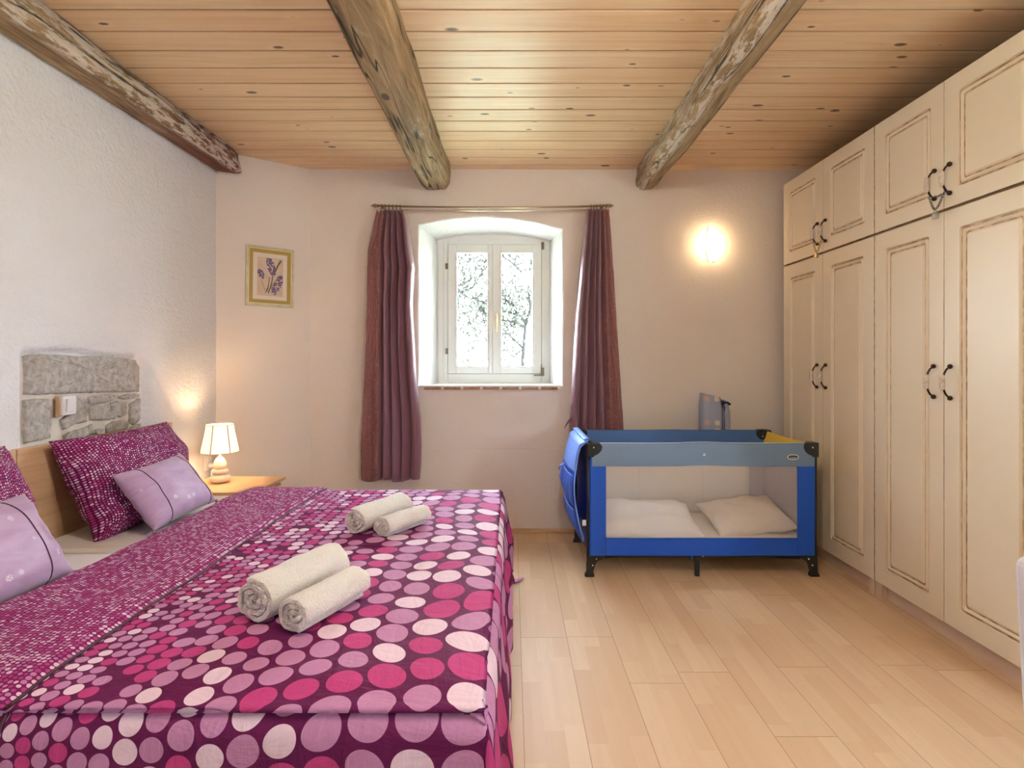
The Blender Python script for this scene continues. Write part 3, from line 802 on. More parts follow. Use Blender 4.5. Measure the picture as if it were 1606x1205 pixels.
def strip(p0, p1, p2, w0, w1):
    N = 10; vs = []
    for i in range(N+1):
        u = i/N; a = Vector(p0).lerp(Vector(p1), u).lerp(Vector(p1).lerp(Vector(p2), u), u); b = (Vector(p2)-Vector(p0)).normalized(); g = Vector((-b.y, b.x)); ww = w0+(w1-w0)*u
        vs += [pp(*(a-g*ww)), pp(*(a+g*ww))]
    q.add(vs, [(2*i, 2*i+1, 2*i+3, 2*i+2) for i in range(N)])
strip((-.012,-.112),(.02,-.03),(.014,.02),.004,.003); strip((-.02,-.10),(-.006,-.05),(-.005,.0),.004,.002); strip((-.03,-.095),(-.045,-.06),(-.055,-.02),.0012,.001)
strip((.028,.025),(.05,.09),(.07,.118),.004,.007); strip((-.012,-.112),(.03,-.01),(.085,.018),.002,.0015); strip((-.03,-.112),(-.02,-.09),(-.012,-.06),.003,.001)
q.build('printed_stems', M['stem'], t, solid=.0004)
rs = random.Random(5)
def cluster(x0, y0, x1, y1, w, n):
    q = MB()
    for i in range(n):
        u = rs.random(); a = rs.uniform(-1,1)*w*math.sin(PI*(.12+.8*u))**.6
        dx, dy = x1-x0, y1-y0; L = math.hypot(dx, dy)
        x = x0+dx*u - dy/L*a; y = y0+dy*u + dx/L*a
        if abs(x) > .083 or abs(y) > .13: continue
        c = pp(x, y, .0066+rs.random()*.0012); r = rs.uniform(.0035,.0065); th = rs.random()*PI
        q.add([c]+[c+(PM.to_3x3() @ Vector((math.cos(th+k*PI/3)*r*(1.3 if k%3 == 0 else .8), math.sin(th+k*PI/3)*r, 0))) for k in range(6)], [(0,k+1,(k+1)%6+1) for k in range(6)])
    q.build('printed_flower', M['petal'], t)
cluster(-.012,.125,.022,.015,.024,110); cluster(-.065,.045,-.05,-.015,.018,50); cluster(.075,.01,.02,-.115,.026,120)

# ------------------------------------------------------------------ wall sconce
sx_, sz_ = 1.412, 2.050
t = empty('wall_sconce', (sx_, 4.0, sz_-.13)); tag(t, 'lit leaf-shaped wall sconce glowing between the right curtain and the wardrobe', 'wall lamp')
def leafw(s): return max(.0015, .046*(1-abs(s)**1.7)**.85)
sh = MB()
sh.grid(lambda u,v: (sx_+leafw(v*2-1)*math.sin((u-.5)*PI*.95), 3.975-.034-.034*(1-(v*2-1)**2)*math.cos((u-.5)*PI*.95)+.028*abs(v*2-1)**3, sz_+(v*2-1)*.130), 16, 24)
sh.build('shade', M['sconce_glow'], t, smooth=True, solid=.004)
sh = MB(); sh.prism([(sx_-.012+leafw(-1+2*i/16)*.5, sz_-.12+.24*i/16) for i in range(17)]+[(sx_-.012-leafw(1-2*i/16)*.5, sz_+.12-.24*i/16) for i in range(17)], 'y', 3.992, 3.999)
sh.build('back_plate', M['plastic'], t)
MB().tube([(sx_,3.992,sz_-.03),(sx_,3.962,sz_-.03)], .012, 12).build('bulb_holder', M['plastic'], t)
MB().tube([(sx_,3.945,sz_-.135),(sx_,3.945,sz_-.128)], .004, 8).build('screw', M['iron'], t)
def point(name, loc, e, col, r):
    l = D.lights.new(name, 'POINT'); l.energy = e; l.color = col; l.shadow_soft_size = r
    o = D.objects.new(name, l); COL.objects.link(o); o.location = loc; return o
point('sconce_bulb', (sx_, 3.948, sz_), 1.6, (1.0,.70,.38), .008)

# ------------------------------------------------------------------ bed
BH = .50
t = bed = empty('bed', (-.95, 2.12, 0)); tag(t, 'double bed with a two-panel beech headboard against the left wall', 'bed')
for a, b in ((1.18, 2.137), (2.143, 3.12)):
    bx('headboard_panel', M['beech'], -1.918, -1.888, a, b, .12, .882, t, bevel=.003)
bx('side_rail', M['beech'], -1.88, -.09, 3.00, 3.03, .16, .30, t, bevel=.003)
bx('side_rail', M['beech'], -1.88, -.09, 1.16, 1.19, .16, .30, t, bevel=.003)
bx('foot_rail', M['beech'], -.09, -.065, 1.16, 3.03, .16, .30, t, bevel=.003)
for a in ((-1.86,1.2),(-1.86,2.93),(-.15,1.2),(-.15,2.93)):
    bx('leg', M['beech'], a[0], a[0]+.05, a[1], a[1]+.05, 0, .17, t)
bx('slatted_base', M['beech'], -1.88, -.09, 1.19, 3.00, .24, .27, t)
for i, (a, b) in enumerate(((1.17, 2.125), (2.13, 3.035))):
    o = bx('mattress', M['sheet'], -1.885, -.075, a, b, .27, BH, None, bevel=.03)
    tag(o, ('white-sheeted mattress on the near half of the bed', 'white-sheeted mattress on the far half of the bed, beside the nightstand')[i], 'mattress')

# duvet: flat top, rounded edges, hanging sides; flat cloth coordinates (x, y) -> 3-D
EX, EY0, EY1, TZ = -.052, 1.105, 3.015, .527
def cloth(x, y, lift=0.0):
    ox = max(0, x-EX); oy = y-EY1 if y > EY1 else (y-EY0 if y < EY0 else 0)
    d = math.hypot(ox, oy); R = .055+lift
    px, py = min(x, EX), min(max(y, EY0), EY1)
    puff = .010*fnoise((x*3, y*3, 0)) + .005*fnoise((x*7, y*7, 3)) + .010
    if d < 1e-6:
        e = min(EX-x, y-EY0, EY1-y, .12)/.12
        return Vector((px, py, TZ+lift+puff*smooth01(e)))
    if d < R*PI/2: out, dn = R*math.sin(d/R), R*(1-math.cos(d/R))
    else: out, dn = R, R+(d-R*PI/2)
    along = (y if abs(ox) > abs(oy) else x)
    k = smooth01((d-.06)/.3)
    corner = min(abs(ox), abs(oy))/max(.001, max(abs(ox), abs(oy)))
    out += k*(.022 + .012*math.sin(along*15+2*fnoise((along*2,0,0))) + .008*math.sin(along*31+2)) + k*corner*.05
    if dn > TZ-.012: out += (dn-(TZ-.012))*.6; dn = TZ-.012 - .0001*d
    dx, dy = (ox/d, oy/d)
    side = fnoise((x*5, y*5, 8))*.004
    if abs(dx) > .99: px_ = px+out-.045
    else: px_ = px+dx*out-dx*.045
    return Vector((px_, py+dy*out-dy*.045, TZ+lift-dn+side*(1-k)))
HG = .47
dv = empty('duvet', (-.6, 2.07, TZ)); tag(dv, 'plum duvet printed with pink, mauve and white dots, spread over the bed', 'duvet')
x0, x1, y0, y1 = -1.02, EX+HG, EY0-HG, EY1+HG
g = MB(); g.grid(lambda u,v: cloth(x0+(x1-x0)*u, y0+(y1-y0)*v), 190, 300, lambda u,v: (x0+(x1-x0)*u, y0+(y1-y0)*v))
g.build('dotted_side', M['dots'], dv, smooth=True, solid=.010)
x0b, x1b = -1.405, -1.0
def fold(u, v):
    x = x0b+(x1b-x0b)*u; y = y0+(y1-y0)*v
    x += .006*fnoise((y*2.5, 0, 1)) + .004*fnoise((y*9, 4, 1))
    e = min(u, 1-u)/.06; lift = .004+.013*smooth01(min(1, e)) + .003*fnoise((x*16, y*3, 5))
    return cloth(x, y, lift)
g = MB(); g.grid(fold, 50, 260, lambda u,v: (x0b+(x1b-x0b)*u, y0+(y1-y0)*v))
g.build('folded_back_band', M['small'], dv, smooth=True, solid=.008)['label'] = 'band folded back, tiny dots on dark magenta'
g = MB(); g.tube([cloth(-.998+.006*fnoise(((y0+(y1-y0)*i/200)*2.5,0,1)), y0+(y1-y0)*i/200, .008) for i in range(201)], .004, 6)
g.build('fold_seam', M['piping'], dv, smooth=True)

# pillows and cushions
def pillow_pts(w, h, th, seed, wr=.012, pinch=.07, n=2.6):
    def fn(sgn):
        def f(u, v):
            a, b = 2*u-1, 2*v-1
            x = a*w/2*(1-pinch*(1-b*b)*a*a) ; y = b*h/2*(1-pinch*(1-a*a)*b*b)
            t_ = max(0, (1-abs(a)**n))**.55*max(0, (1-abs(b)**n))**.55*th/2
            t_ += wr*fnoise((a*2.2, b*2.2, seed+sgn))*min(1, t_/.03)
            return x, y, sgn*t_
        return f
    return fn
def pillow(name, mt, label, cat, mx, w, h, th, seed, group=None, bend=0.0, seams=None, parts=None, wr=.012):
    fn = pillow_pts(w, h, th, seed, wr); c = MB()
    def warp(p):
        x, y, z = p; z -= bend*(x/(w/2))**2; return mx @ Vector((x, y, z))
    N = 40
    for sgn in (1, -1):
        f = fn(sgn)
        c.grid((lambda u, v: warp(f(u, v))) if sgn > 0 else (lambda u, v: warp(f(1-u, v))), N, N,
               (lambda u, v: (u*w, v*h)) if sgn > 0 else (lambda u, v: ((1-u)*w+1, v*h)))
    root = empty(name, mx @ Vector((0, -h/2, 0))) if seams or parts else None
    if root: tag(root, label, cat, group); o = c.build('cover', mt, root, smooth=True, weld=True)
    else: o = c.build(name, mt, smooth=True, weld=True); tag(o, label, cat, group)
    f = fn(1)
    for s0 in (seams or []):
        MB().tube([warp(f(s0+.012*math.sin(i/24*PI), i/24))+mx.to_3x3() @ Vector((0,0,.0005)) for i in range(25)], .0022, 6).build('piping', M['piping'], root, smooth=True)
    if parts: parts(root, warp, f)
    return root or o
def frame3(c, right, up):                        # local x = right, y = up, z = out of the face
    r = Vector(right).normalized(); u = (Vector(up)-r*Vector(up).dot(r)).normalized(); n_ = r.cross(u)
    return Matrix(((r.x,u.x,n_.x,c[0]),(r.y,u.y,n_.y,c[1]),(r.z,u.z,n_.z,c[2]),(0,0,0,1)))
pillow('pillow', M['pillow'], 'big dark magenta pillow with tiny dots, below the exposed stones', 'pillow',
       frame3((-1.725, 2.60, .700), (0.02,1,0), (-.36,0,.80)), .74, .46, .24, 1, bend=.02, wr=.03)
pillow('pillow', M['pillow'], 'big dark magenta pillow cut off by the left edge of the photo', 'pillow',
       frame3((-1.735, 1.685, .71), (-.02,1,0), (-.36,0,.80)), .74, .46, .24, 4, bend=.02, wr=.03)
def corner_tab(root, warp, f):
    MB().ball(warp(f(1,0)), .008).build('corner_knot', M['satin_plain'], root, smooth=True)
    MB().ball(warp(f(0,0)), .008).build('corner_knot', M['satin_plain'], root, smooth=True)
pillow('cushion', M['satin'], 'small mauve satin cushion leaning on the far pillow, near the lamp', 'cushion',
       frame3((-1.53, 2.50, .650), (.02,1,.03), (-.17,0,.23)), .46, .29, .13, 9, seams=(.22,.86), parts=corner_tab)
pillow('cushion', M['satin'], 'small mauve satin cushion in the foreground, cut off by the left edge', 'cushion',
       frame3((-1.515, 1.60, .655), (-.03,1,0), (-.15,0,.24)), .50, .31, .14, 14, seams=(.14,.76), parts=corner_tab)

# rolled towels
def towel(label, p0, p1, r, z, seed, turns=3.3, squash=.9):
    a = Vector((p0[0], p0[1], z)); b = Vector((p1[0], p1[1], z)); ax_ = (b-a).normalized(); L = (b-a).length
    rt = ax_.cross(Vector((0,0,1))).normalized(); up = Vector((0,0,1))
    NT = int(turns*30); pitch = r*.92/turns; NL_ = 44
    def rr(th, off):                             # spiral radius with soft folds
        return r*.08 + pitch*th/(2*PI) + off
    secs = []
    for i in range(NT+1):
        th = 2*PI*turns*i/NT
        secs.append((th, rr(th, pitch*.42), rr(th, -pitch*.34)))
    n2 = 2*(NT+1); vs = []
    for k in range(NL_+1):
        u = k/NL_; s = u*L
        endw = (1-smooth01(min(u, 1-u)/.06))
        ring = []
        for side in (1, 2):
            sq = secs if side == 1 else secs[::-1]
            for q_ in sq:
                th = q_[0]; rad = q_[side]
                wv = 1 + .10*fnoise((math.cos(th)*1.3, math.sin(th)*1.3, seed)) + .05*fnoise((math.cos(th)*2.5+rad*20, math.sin(th)*2.5, u*3+seed)) + .03*fnoise((math.cos(th)*5, math.sin(th)*5, u*9+seed))
                rad2 = rad*wv*(1-.05*endw)
                so = s + (.010*fnoise((th*.9, seed, 2)) + .006*fnoise((th*3, seed, 7)))*(1 if u > .5 else -1)*abs(2*u-1)
                p = a + ax_*so + rt*(math.cos(th)*rad2*1.06) + up*(max(-r*.86, math.sin(th)*rad2*squash))
                vs.append(p)
    fs = [(k*n2+i, k*n2+(i+1)%n2, (k+1)*n2+(i+1)%n2, (k+1)*n2+i) for k in range(NL_) for i in range(n2)]
    for i in range(NT):
        j = n2-1-i
        fs.append((i, i+1, j-1, j)[::-1]); fs.append((NL_*n2+i, NL_*n2+i+1, NL_*n2+j-1, NL_*n2+j))
    o = MB().add(vs, fs).build('rolled_towel', M['terry'], smooth=True, auto=60)
    tag(o, label, 'towel', None)
TB = .551
towel('large rolled white towel of the near pair, at the middle of the bed', (-.668,1.446), (-.549,1.730), .061, TB+.052, 3)
towel('small rolled white towel of the near pair, at the right of its larger one', (-.541,1.388), (-.440,1.615), .049, TB+.041, 8, 2.8, .85)
towel('large rolled white towel of the far pair, nearest the window', (-.616,2.185), (-.480,2.455), .053, TB+.045, 12)
towel('small rolled white towel of the far pair, nearest the cot', (-.494,2.145), (-.366,2.345), .043, TB+.036, 17, 2.8, .85)

# ------------------------------------------------------------------ nightstand and lamp
NX0, NX1, NY0, NY1 = -1.884, -1.418, 3.075, 3.515
t = empty('nightstand', ((NX0+NX1)/2, 3.3, 0)); tag(t, 'beech nightstand with a flat top carrying the lamp, beside the bed', 'nightstand')
bx('top', M['beech'], NX0, NX1, NY0, NY1, .480, .500, t, bevel=.002)
bx('body', M['cream'], NX0+.005, NX1-.03, NY0+.02, NY1-.02, .04, .480, t, bevel=.002)
for a, b in ((.06,.26),(.27,.465)):
    d_ = bx('drawer', M['beech'], NX1-.03, NX1-.014, NY0+.03, NY1-.03, a, b, t, bevel=.002)
    MB().ball((NX1-.004, 3.30, (a+b)/2), .012).build('knob', M['steel'], d_, smooth=True)
for a in ((NX0+.02,NY0+.03),(NX0+.02,NY1-.07),(NX1-.09,NY0+.03),(NX1-.09,NY1-.07)):
    bx('foot', M['beech'], a[0], a[0]+.04, a[1], a[1]+.04, 0, .04, t)
LX, LY, LZ = -1.733, 3.33, .500
t = empty('table_lamp', (LX, LY, LZ)); tag(t, 'lit table lamp with white fabric shade and stacked-pebble base on the nightstand', 'lamp')
def peb(name, mt, z0, hh, r, off, tilt, sq=1.0):
    pr = [(max(.0005, r*math.sin(PI*i/12)**.62), hh*(1-math.cos(PI*i/12))/2) for i in range(13)]
    o = MB().lathe(pr, (LX+off, LY, z0), 28, 'z', lambda w, h: 1+.06*math.sin(w*2+tilt)+.03*math.sin(w*3)).build(name, mt, t, smooth=True); return o
peb('base_pebble', M['ceramic'], LZ, .052, .054, 0, 0); peb('middle_pebble', M['ceramic2'], LZ+.048, .038, .043, -.002, 1.5)
MB().lathe([(.030,0),(.036,.010),(.036,.025),(.031,.045),(.020,.064),(.009,.072),(.007,.078),(.007,.100)], (LX, LY, LZ+.083), 24).build('bulb_stem', M['ceramic'], t, smooth=True)
SB, STZ = .682-LZ, .845-LZ
def scal(w, h): return 1+.018*abs(math.sin(w*3))*(1)
sp = MB(); prof = [(.100, SB), (.098, SB+.02), (.090, SB+.06), (.080, SB+.105), (.074, SB+.14), (.072, STZ)]
vs = []; n = 48
sp.lathe([(.100,SB),(.098,SB+.02),(.091,SB+.055),(.082,SB+.10),(.075,SB+.14),(.0725,STZ)], (LX,LY,LZ), n, 'z', scal)
sp.f = [f for f in sp.f if len(f) == 4]; sp.mi = sp.mi[:len(sp.f)]
shade = sp.build('lamp_shade', M['shade_glow'], t, smooth=True, solid=.0015)
for k in range(6):
    w = PI/3*k - .55
    q = MB(); q.tube([(LX+r*math.cos(w)*1.004, LY+r*math.sin(w)*1.004, LZ+h) for r, h in [(.101,SB),(.099,SB+.02),(.092,SB+.055),(.083,SB+.10),(.076,SB+.14),(.0735,STZ)]], .0035, 6); q.build('shade_rib', M['shade_rib'], shade, smooth=True)
for r, h in ((.101, SB), (.0735, STZ)):
    MB().tube([(LX+r*math.cos(2*PI*i/48), LY+r*math.sin(2*PI*i/48), LZ+h) for i in range(48)], .0022, 6, closed=True).build('shade_rim', M['shade_rib'], shade, smooth=True)
MB().ball((LX,LY,LZ+.235), .020, (1,1,1.3)).build('bulb', M['bulb'], t, smooth=True)
q = MB(); q.tube([(LX-.045,LY+.02,LZ+.02),(LX-.09,LY+.07,LZ+.012),(LX-.12,LY+.13,LZ+.045),(-1.86,oY,oZ-.022),(-1.882,oY,oZ-.022)], .0028, 8); q.build('cord', M['plastic'], t, smooth=True)
MB().lathe([(.018,0),(.018,.010),(.012,.026),(.006,.036)], (-1.905,oY,oZ-.022), 16, 'x').build('plug', M['plastic'], t, smooth=True)
point('table_lamp_bulb', (LX, LY, LZ+.285), 3.4, (1.0,.66,.36), .018)

# ------------------------------------------------------------------ wardrobes (doors face -X)
DX = 1.885
def door(x, y0, y1, z0, z1, parent, m0=.085):
    d = MB(); g0, g1 = .0015, .0015
    a0, a1, b0, b1 = y0+g0, y1-g1, z0+.0015, z1-.0015
    def ring(ins, xx): 
        return [(xx, a0+ins, b0+ins), (xx, a1-ins, b0+ins), (xx, a1-ins, b1-ins), (xx, a0+ins, b1-ins)]
    def rr(ins, xx, rad):                        # rounded corners: 6 points each
        if ins < m0-.001: rad = .0008
        pts = []
        for cy, cz, s in ((a0+ins+rad, b0+ins+rad, PI), (a1-ins-rad, b0+ins+rad, 1.5*PI), (a1-ins-rad, b1-ins-rad, 0), (a0+ins+rad, b1-ins-rad, .5*PI)):
            for k in range(6):
                w = s+PI/2*k/5; pts.append((xx, cy+rad*math.cos(w), cz+rad*math.sin(w)))
        return pts
    prof = [(0, x+.019, 1), (0, x+.0015, 1), (.0015, x, 0), (m0, x, 0), (m0+.003, x+.007, 1), (m0+.0105, x+.007, 1), (m0+.0145, x+.001, 0), (m0+.018, x-.0015, 0), (m0+.023, x+.002, 0), (m0+.026, x+.007, 1), (m0+.0325, x+.007, 1), (m0+.040, x+.0005, 0), (m0+.043, x, 0)]
    for (i0, xa, m_), (i1, xb, m2) in zip(prof, prof[1:]):
        d.cm = m_ if (m_ and m2) else 0
        A, B = rr(i0, xa, .012), rr(i1, xb, .012); n = len(A)
        d.add(A+B, [(k, (k+1)%n, n+(k+1)%n, n+k) for k in range(n)])
    d.cm = 0; L_ = rr(prof[-1][0], prof[-1][1], .012); d.add(L_, [tuple(range(len(L_)))]); Bk = rr(0, x+.019, .01); d.add(Bk, [tuple(range(len(Bk)))[::-1]])
    return d.build('door', [M['cream'], M['groove']], parent, weld=True)
def handle(parent, y, z, hl=.068):
    x = DX
    rt = empty('handle', (x, y, z), parent)
    pts = []
    for i in range(13):
        a = i/12; s = math.sin(PI*a)**.55
        pts.append((x-.006-.034*s, y, z-hl+2*hl*a))
    MB().tube(pts, .0042, 8).build('bow', M['iron'], rt, smooth=True)
    for s in (-1, 1):
        MB().ball((x-.008, y, z+s*hl), .0105, (1,1,1)).build('rosette', M['iron'], rt, smooth=True)
    MB().lathe([(.005,-.034),(.008,-.030),(.0105,-.012),(.0105,.012),(.008,.030),(.005,.034)], (x-.0415, y, z), 14).build('porcelain_grip', M['porcelain'], rt, smooth=True)
def carcass(t, y0, y1, z0, z1):
    c = MB(); X1 = 2.47
    c.box(DX+.020, X1, y0, y0+.018, z0, z1); c.box(DX+.020, X1, y1-.018, y1, z0, z1)
    c.box(DX+.020, X1, y0+.018, y1-.018, z0, z0+.018); c.box(DX+.020, X1, y0+.018, y1-.018, z1-.018, z1); c.box(X1-.006, X1, y0+.018, y1-.018, z0, z1)
    c.build('carcass', M['edge'], t)
ZS = 1.88
units = [(2.922, 3.894, 3.406, 'far', 'next to the sconce'), (1.96, 2.918, 2.450, 'near', 'nearest the camera')]
for y0, y1, ym, nm, wh in units:
    t = empty('wardrobe', (2.17, (y0+y1)/2, 0)); tag(t, 'tall cream two-door wardrobe %s' % ('at the far end of the row, behind the cot' if nm == 'far' else 'nearest the camera, cut off by the right edge'), 'wardrobe')
    carcass(t, y0, y1, .08, ZS-.003)
    bx('kickboard', M['kick'], DX+.035, DX+.05, y0+.02, y1-.02, 0, .08, t)
    for yy in (y0, y1-.055):
        bx('foot', M['kick'], DX+.004, DX+.05, yy+.003, yy+.05, 0, .08, t)
    for a, b, hy in ((ym, y1, ym+.050), (y0, ym, ym-.045)):
        d_ = door(DX, a, b, .08, ZS-.006, t); handle(d_, hy, 1.13)
    t = empty('top_cabinet', (2.17, (y0+y1)/2, ZS)); tag(t, 'cream two-door top cabinet chained shut, %s' % ('on the far wardrobe near the sconce' if nm == 'far' else 'at the top right corner'), 'cabinet')
    carcass(t, y0, y1, ZS, 2.445)
    for a, b, hy in ((ym, y1, ym+.045), (y0, ym, ym-.042)):
        d_ = door(DX, a, b, ZS+.004, 2.445, t, .075); handle(d_, hy, 2.005, .062)
    # chain and padlock
    ch = empty('chain', (DX-.03, ym, 1.88)); tag(ch, ('small steel chain looped through the handles of the %s top cabinet' % nm), 'chain')
    zz = 1.935; mc = M['chain'] if nm == 'near' else M['brass']
    path = []
    for i in range(17):
        a = i/16; path.append(Vector((DX-.030-.006*math.sin(PI*a), ym+.045-.09*a, zz+.012-.062*math.sin(PI*a)**1.2)))
    for i in range(7): path.append(Vector((DX-.022, ym-.040+.080*i/6, zz+.014-.006*math.sin(PI*i/6))))
    for i in range(len(path)-1):
        p, q_ = path[i], path[i+1]; d2 = (q_-p).normalized(); sd = d2.cross(Vector((1,0,0))) if i % 2 else d2.cross(d2.cross(Vector((1,0,0))))
        if sd.length < 1e-3: sd = Vector((1,0,0))
        sd.normalize(); c = (p+q_)/2
        MB().tube([c+d2*.0085*math.cos(w)+sd*.0045*math.sin(w) for w in [2*PI*k/12 for k in range(12)]], .0014, 6, closed=True).build('link', mc, ch, smooth=True)
    pd = empty('padlock', (DX-.034, ym, 1.845)); tag(pd, ('small brass padlock hanging from the chain of the far top cabinet' if nm == 'far' else 'small silvery padlock hanging from the chain of the near top cabinet'), 'padlock')
    zb_ = 1.848 if nm == 'far' else 1.842
    bx('lock_body', M['steel'] if nm == 'near' else M['brass'], DX-.044, DX-.030, ym-.013, ym+.013, zb_, zb_+.028, pd, bevel=.002)
    MB().tube([(DX-.037, ym-.008, zb_+.026)]+[(DX-.037, ym-.008*math.cos(PI*k/8), zb_+.036+.009*math.sin(PI*k/8)) for k in range(9)]+[(DX-.037, ym+.008, zb_+.026)], .002, 8).build('shackle', M['steel'], pd, smooth=True)
    tag(pd, None)

# ------------------------------------------------------------------ travel cot
X0, X1, YF, YK, ZT = .430, 1.722, 3.165, 3.808, .757
cot = empty('travel_cot', ((X0+X1)/2, (YF+YK)/2, 0)); tag(cot, 'blue folding travel cot with see-through net sides, in front of the right curtain', 'cot')
def hump(x): return .006*math.exp(-((x-1.08)/.12)**2)
def ringpanel(yc, th, wx0, wx1, wz0, wz1, mt, name, ztop=.70):
    q = MB()
    q.box(X0+.012, wx0, yc-th, yc+th, .122, ztop); q.box(wx1, X1-.012, yc-th, yc+th, .122, ztop)
    q.box(wx0, wx1, yc-th, yc+th, .122, wz0); return q.build(name, mt, cot, bevel=.004)
ringpanel(YF+.006, .006, .531, 1.612, .222, .64, M['cot_blue'], 'front_panel')
q = MB(); q.grid(lambda u,v: (.525+u*1.093, YF+.007+.004*math.sin(PI*u)*math.sin(PI*v), .215+.43*v), 24, 10); q.build('front_netting', M['net'], cot, smooth=True)
ringpanel(YK-.006, .006, .50, 1.62, .20, .62, M['cot_blue'], 'rear_panel')
q = MB(); q.grid(lambda u,v: (X0+.02+u*1.16, YK-.012-.004*fnoise((u*5,v*3,1)), .19+.45*v), 30, 12); q.build('rear_netting', M['bumper'], cot, smooth=True, solid=.003)['label'] = 'cream inner lining along the rear side'
for xx in (.86, 1.29): MB().tube([(xx+.01*fnoise((z*6,xx,0)), YK-.018, .2+.44*z/10) for z in range(11)], .003, 6).build('lining_seam', M['bumper'], cot, smooth=True)
# end panels
q = MB(); q.box(X1-.018, X1-.006, YF+.01, YK-.01, .122, .66); q.build('end_panel', M['cot_grey'], cot, bevel=.003)['label'] = 'grey right-hand end panel'
q = MB(); q.box(X0+.006, X0+.018, YF+.01, YK-.01, .122, .66); q.build('end_panel', M['cot_blue'], cot, bevel=.003)
# padded top rails
def rail(name, mt, fn, h0, lab=None):
    q = MB(); N = 40; vs = []; pr = [(-.013,0),(-.017,.03),(-.016,h0-.02),(-.010,h0-.004),(0,h0),(.010,h0-.004),(.016,h0-.02),(.017,.03),(.013,0)]
    for i in range(N+1):
        u = i/N; p, sd, dz = fn(u)
        for a, b in pr: vs.append(Vector(p)+Vector(sd)*a+Vector((0,0,b+dz)))
    n = len(pr)
    q.add(vs, [(i*n+k, (i+1)*n+k, (i+1)*n+(k+1)%n, i*n+(k+1)%n) for i in range(N) for k in range(n)]+[tuple(range(n)), tuple(range(N*n,(N+1)*n))[::-1]])
    o = q.build(name, mt, cot, smooth=True, auto=45)
    if lab: o['label'] = lab
    return o
rf = rail('top_rail', M['cot_slate'], lambda u: ((X0+.022+u*(X1-X0-.040), YF+.012, .627), (0,1,0), hump(X0+u*(X1-X0))), ZT-.627, 'slate blue front top rail')
rail('top_rail', M['cot_mid'], lambda u: ((X0+.03+u*(X1-X0-.06), YK-.012, .632), (0,1,0), hump(X0+u*(X1-X0))*.5), ZT-.632, 'mid blue rear top rail')
rail('top_rail', M['cot_yellow'], lambda u: ((X1-.016, YF+.04+u*(YK-YF-.08), .615), (1,0,0), -.008*math.sin(PI*u)), ZT-.617, 'yellow right-hand top rail')
rail('top_rail', M['cot_mid'], lambda u: ((X0+.016, YF+.04+u*(YK-YF-.08), .615), (1,0,0), -.008*math.sin(PI*u)), ZT-.617)
q = MB(); q.box(1.605, X1-.02, YK-.020, YK-.014, .13, .66); q.build('end_panel_return', M['cot_grey'], cot)
MB().tube([(X0+.06+u/40*(X1-X0-.12), YF+.012, ZT+.0005+hump(X0+u/40*(X1-X0))) for u in range(41)], .0028, 6).build('rail_piping', M['cot_trim'], cot, smooth=True)
MB().tube([(.51+u/40*1.12, YF-.002, .228-.006+.0*u) for u in range(41)], .0022, 6).build('rail_piping', M['cot_blue'], cot, smooth=True)
# badge and triangle
bxp, bzp = XZ(1243, 717, YF); Yb = YF-.0055
def oval(a, b, n=32, p=1.0): return [(bxp+a*math.cos(2*PI*k/n), bzp+b*math.sin(2*PI*k/n)*(1+.12*abs(math.cos(2*PI*k/n)))) for k in range(n)]
bd = MB().prism(oval(.0325,.0150), 'y', Yb-.0015, Yb).build('badge', M['plastic'], cot)
MB().prism(oval(.0275,.0105), 'y', Yb-.0025, Yb-.0015).build('badge_field', M['print_ink'], bd)
q = MB(); rs = random.Random(3)
for i in range(9):
    x = bxp-.019+.0046*i; hgt = (.0065,.0045,.0045,.006,.0045,.0045,.006,.0045,.0045)[i]
    q.tube([(x, Yb-.003, bzp-.004),(x+.0012, Yb-.003, bzp-.004+hgt),(x+.0026, Yb-.003, bzp-.0035+hgt*.5),(x+.0040, Yb-.003, bzp-.004)], .00055, 5)
q.tube([(bxp-.012,Yb-.003,bzp-.0075),(bxp+.012,Yb-.003,bzp-.0075)], .0006, 5)
q.build('badge_script', M['plastic'], bd)
tx, tz = XZ(1104, 713, YF)
MB().prism([(tx-.010,tz-.006),(tx+.010,tz-.006),(tx,tz+.009)], 'y', Yb-.001, Yb+.001).build('triangle_mark', M['plastic'], cot)
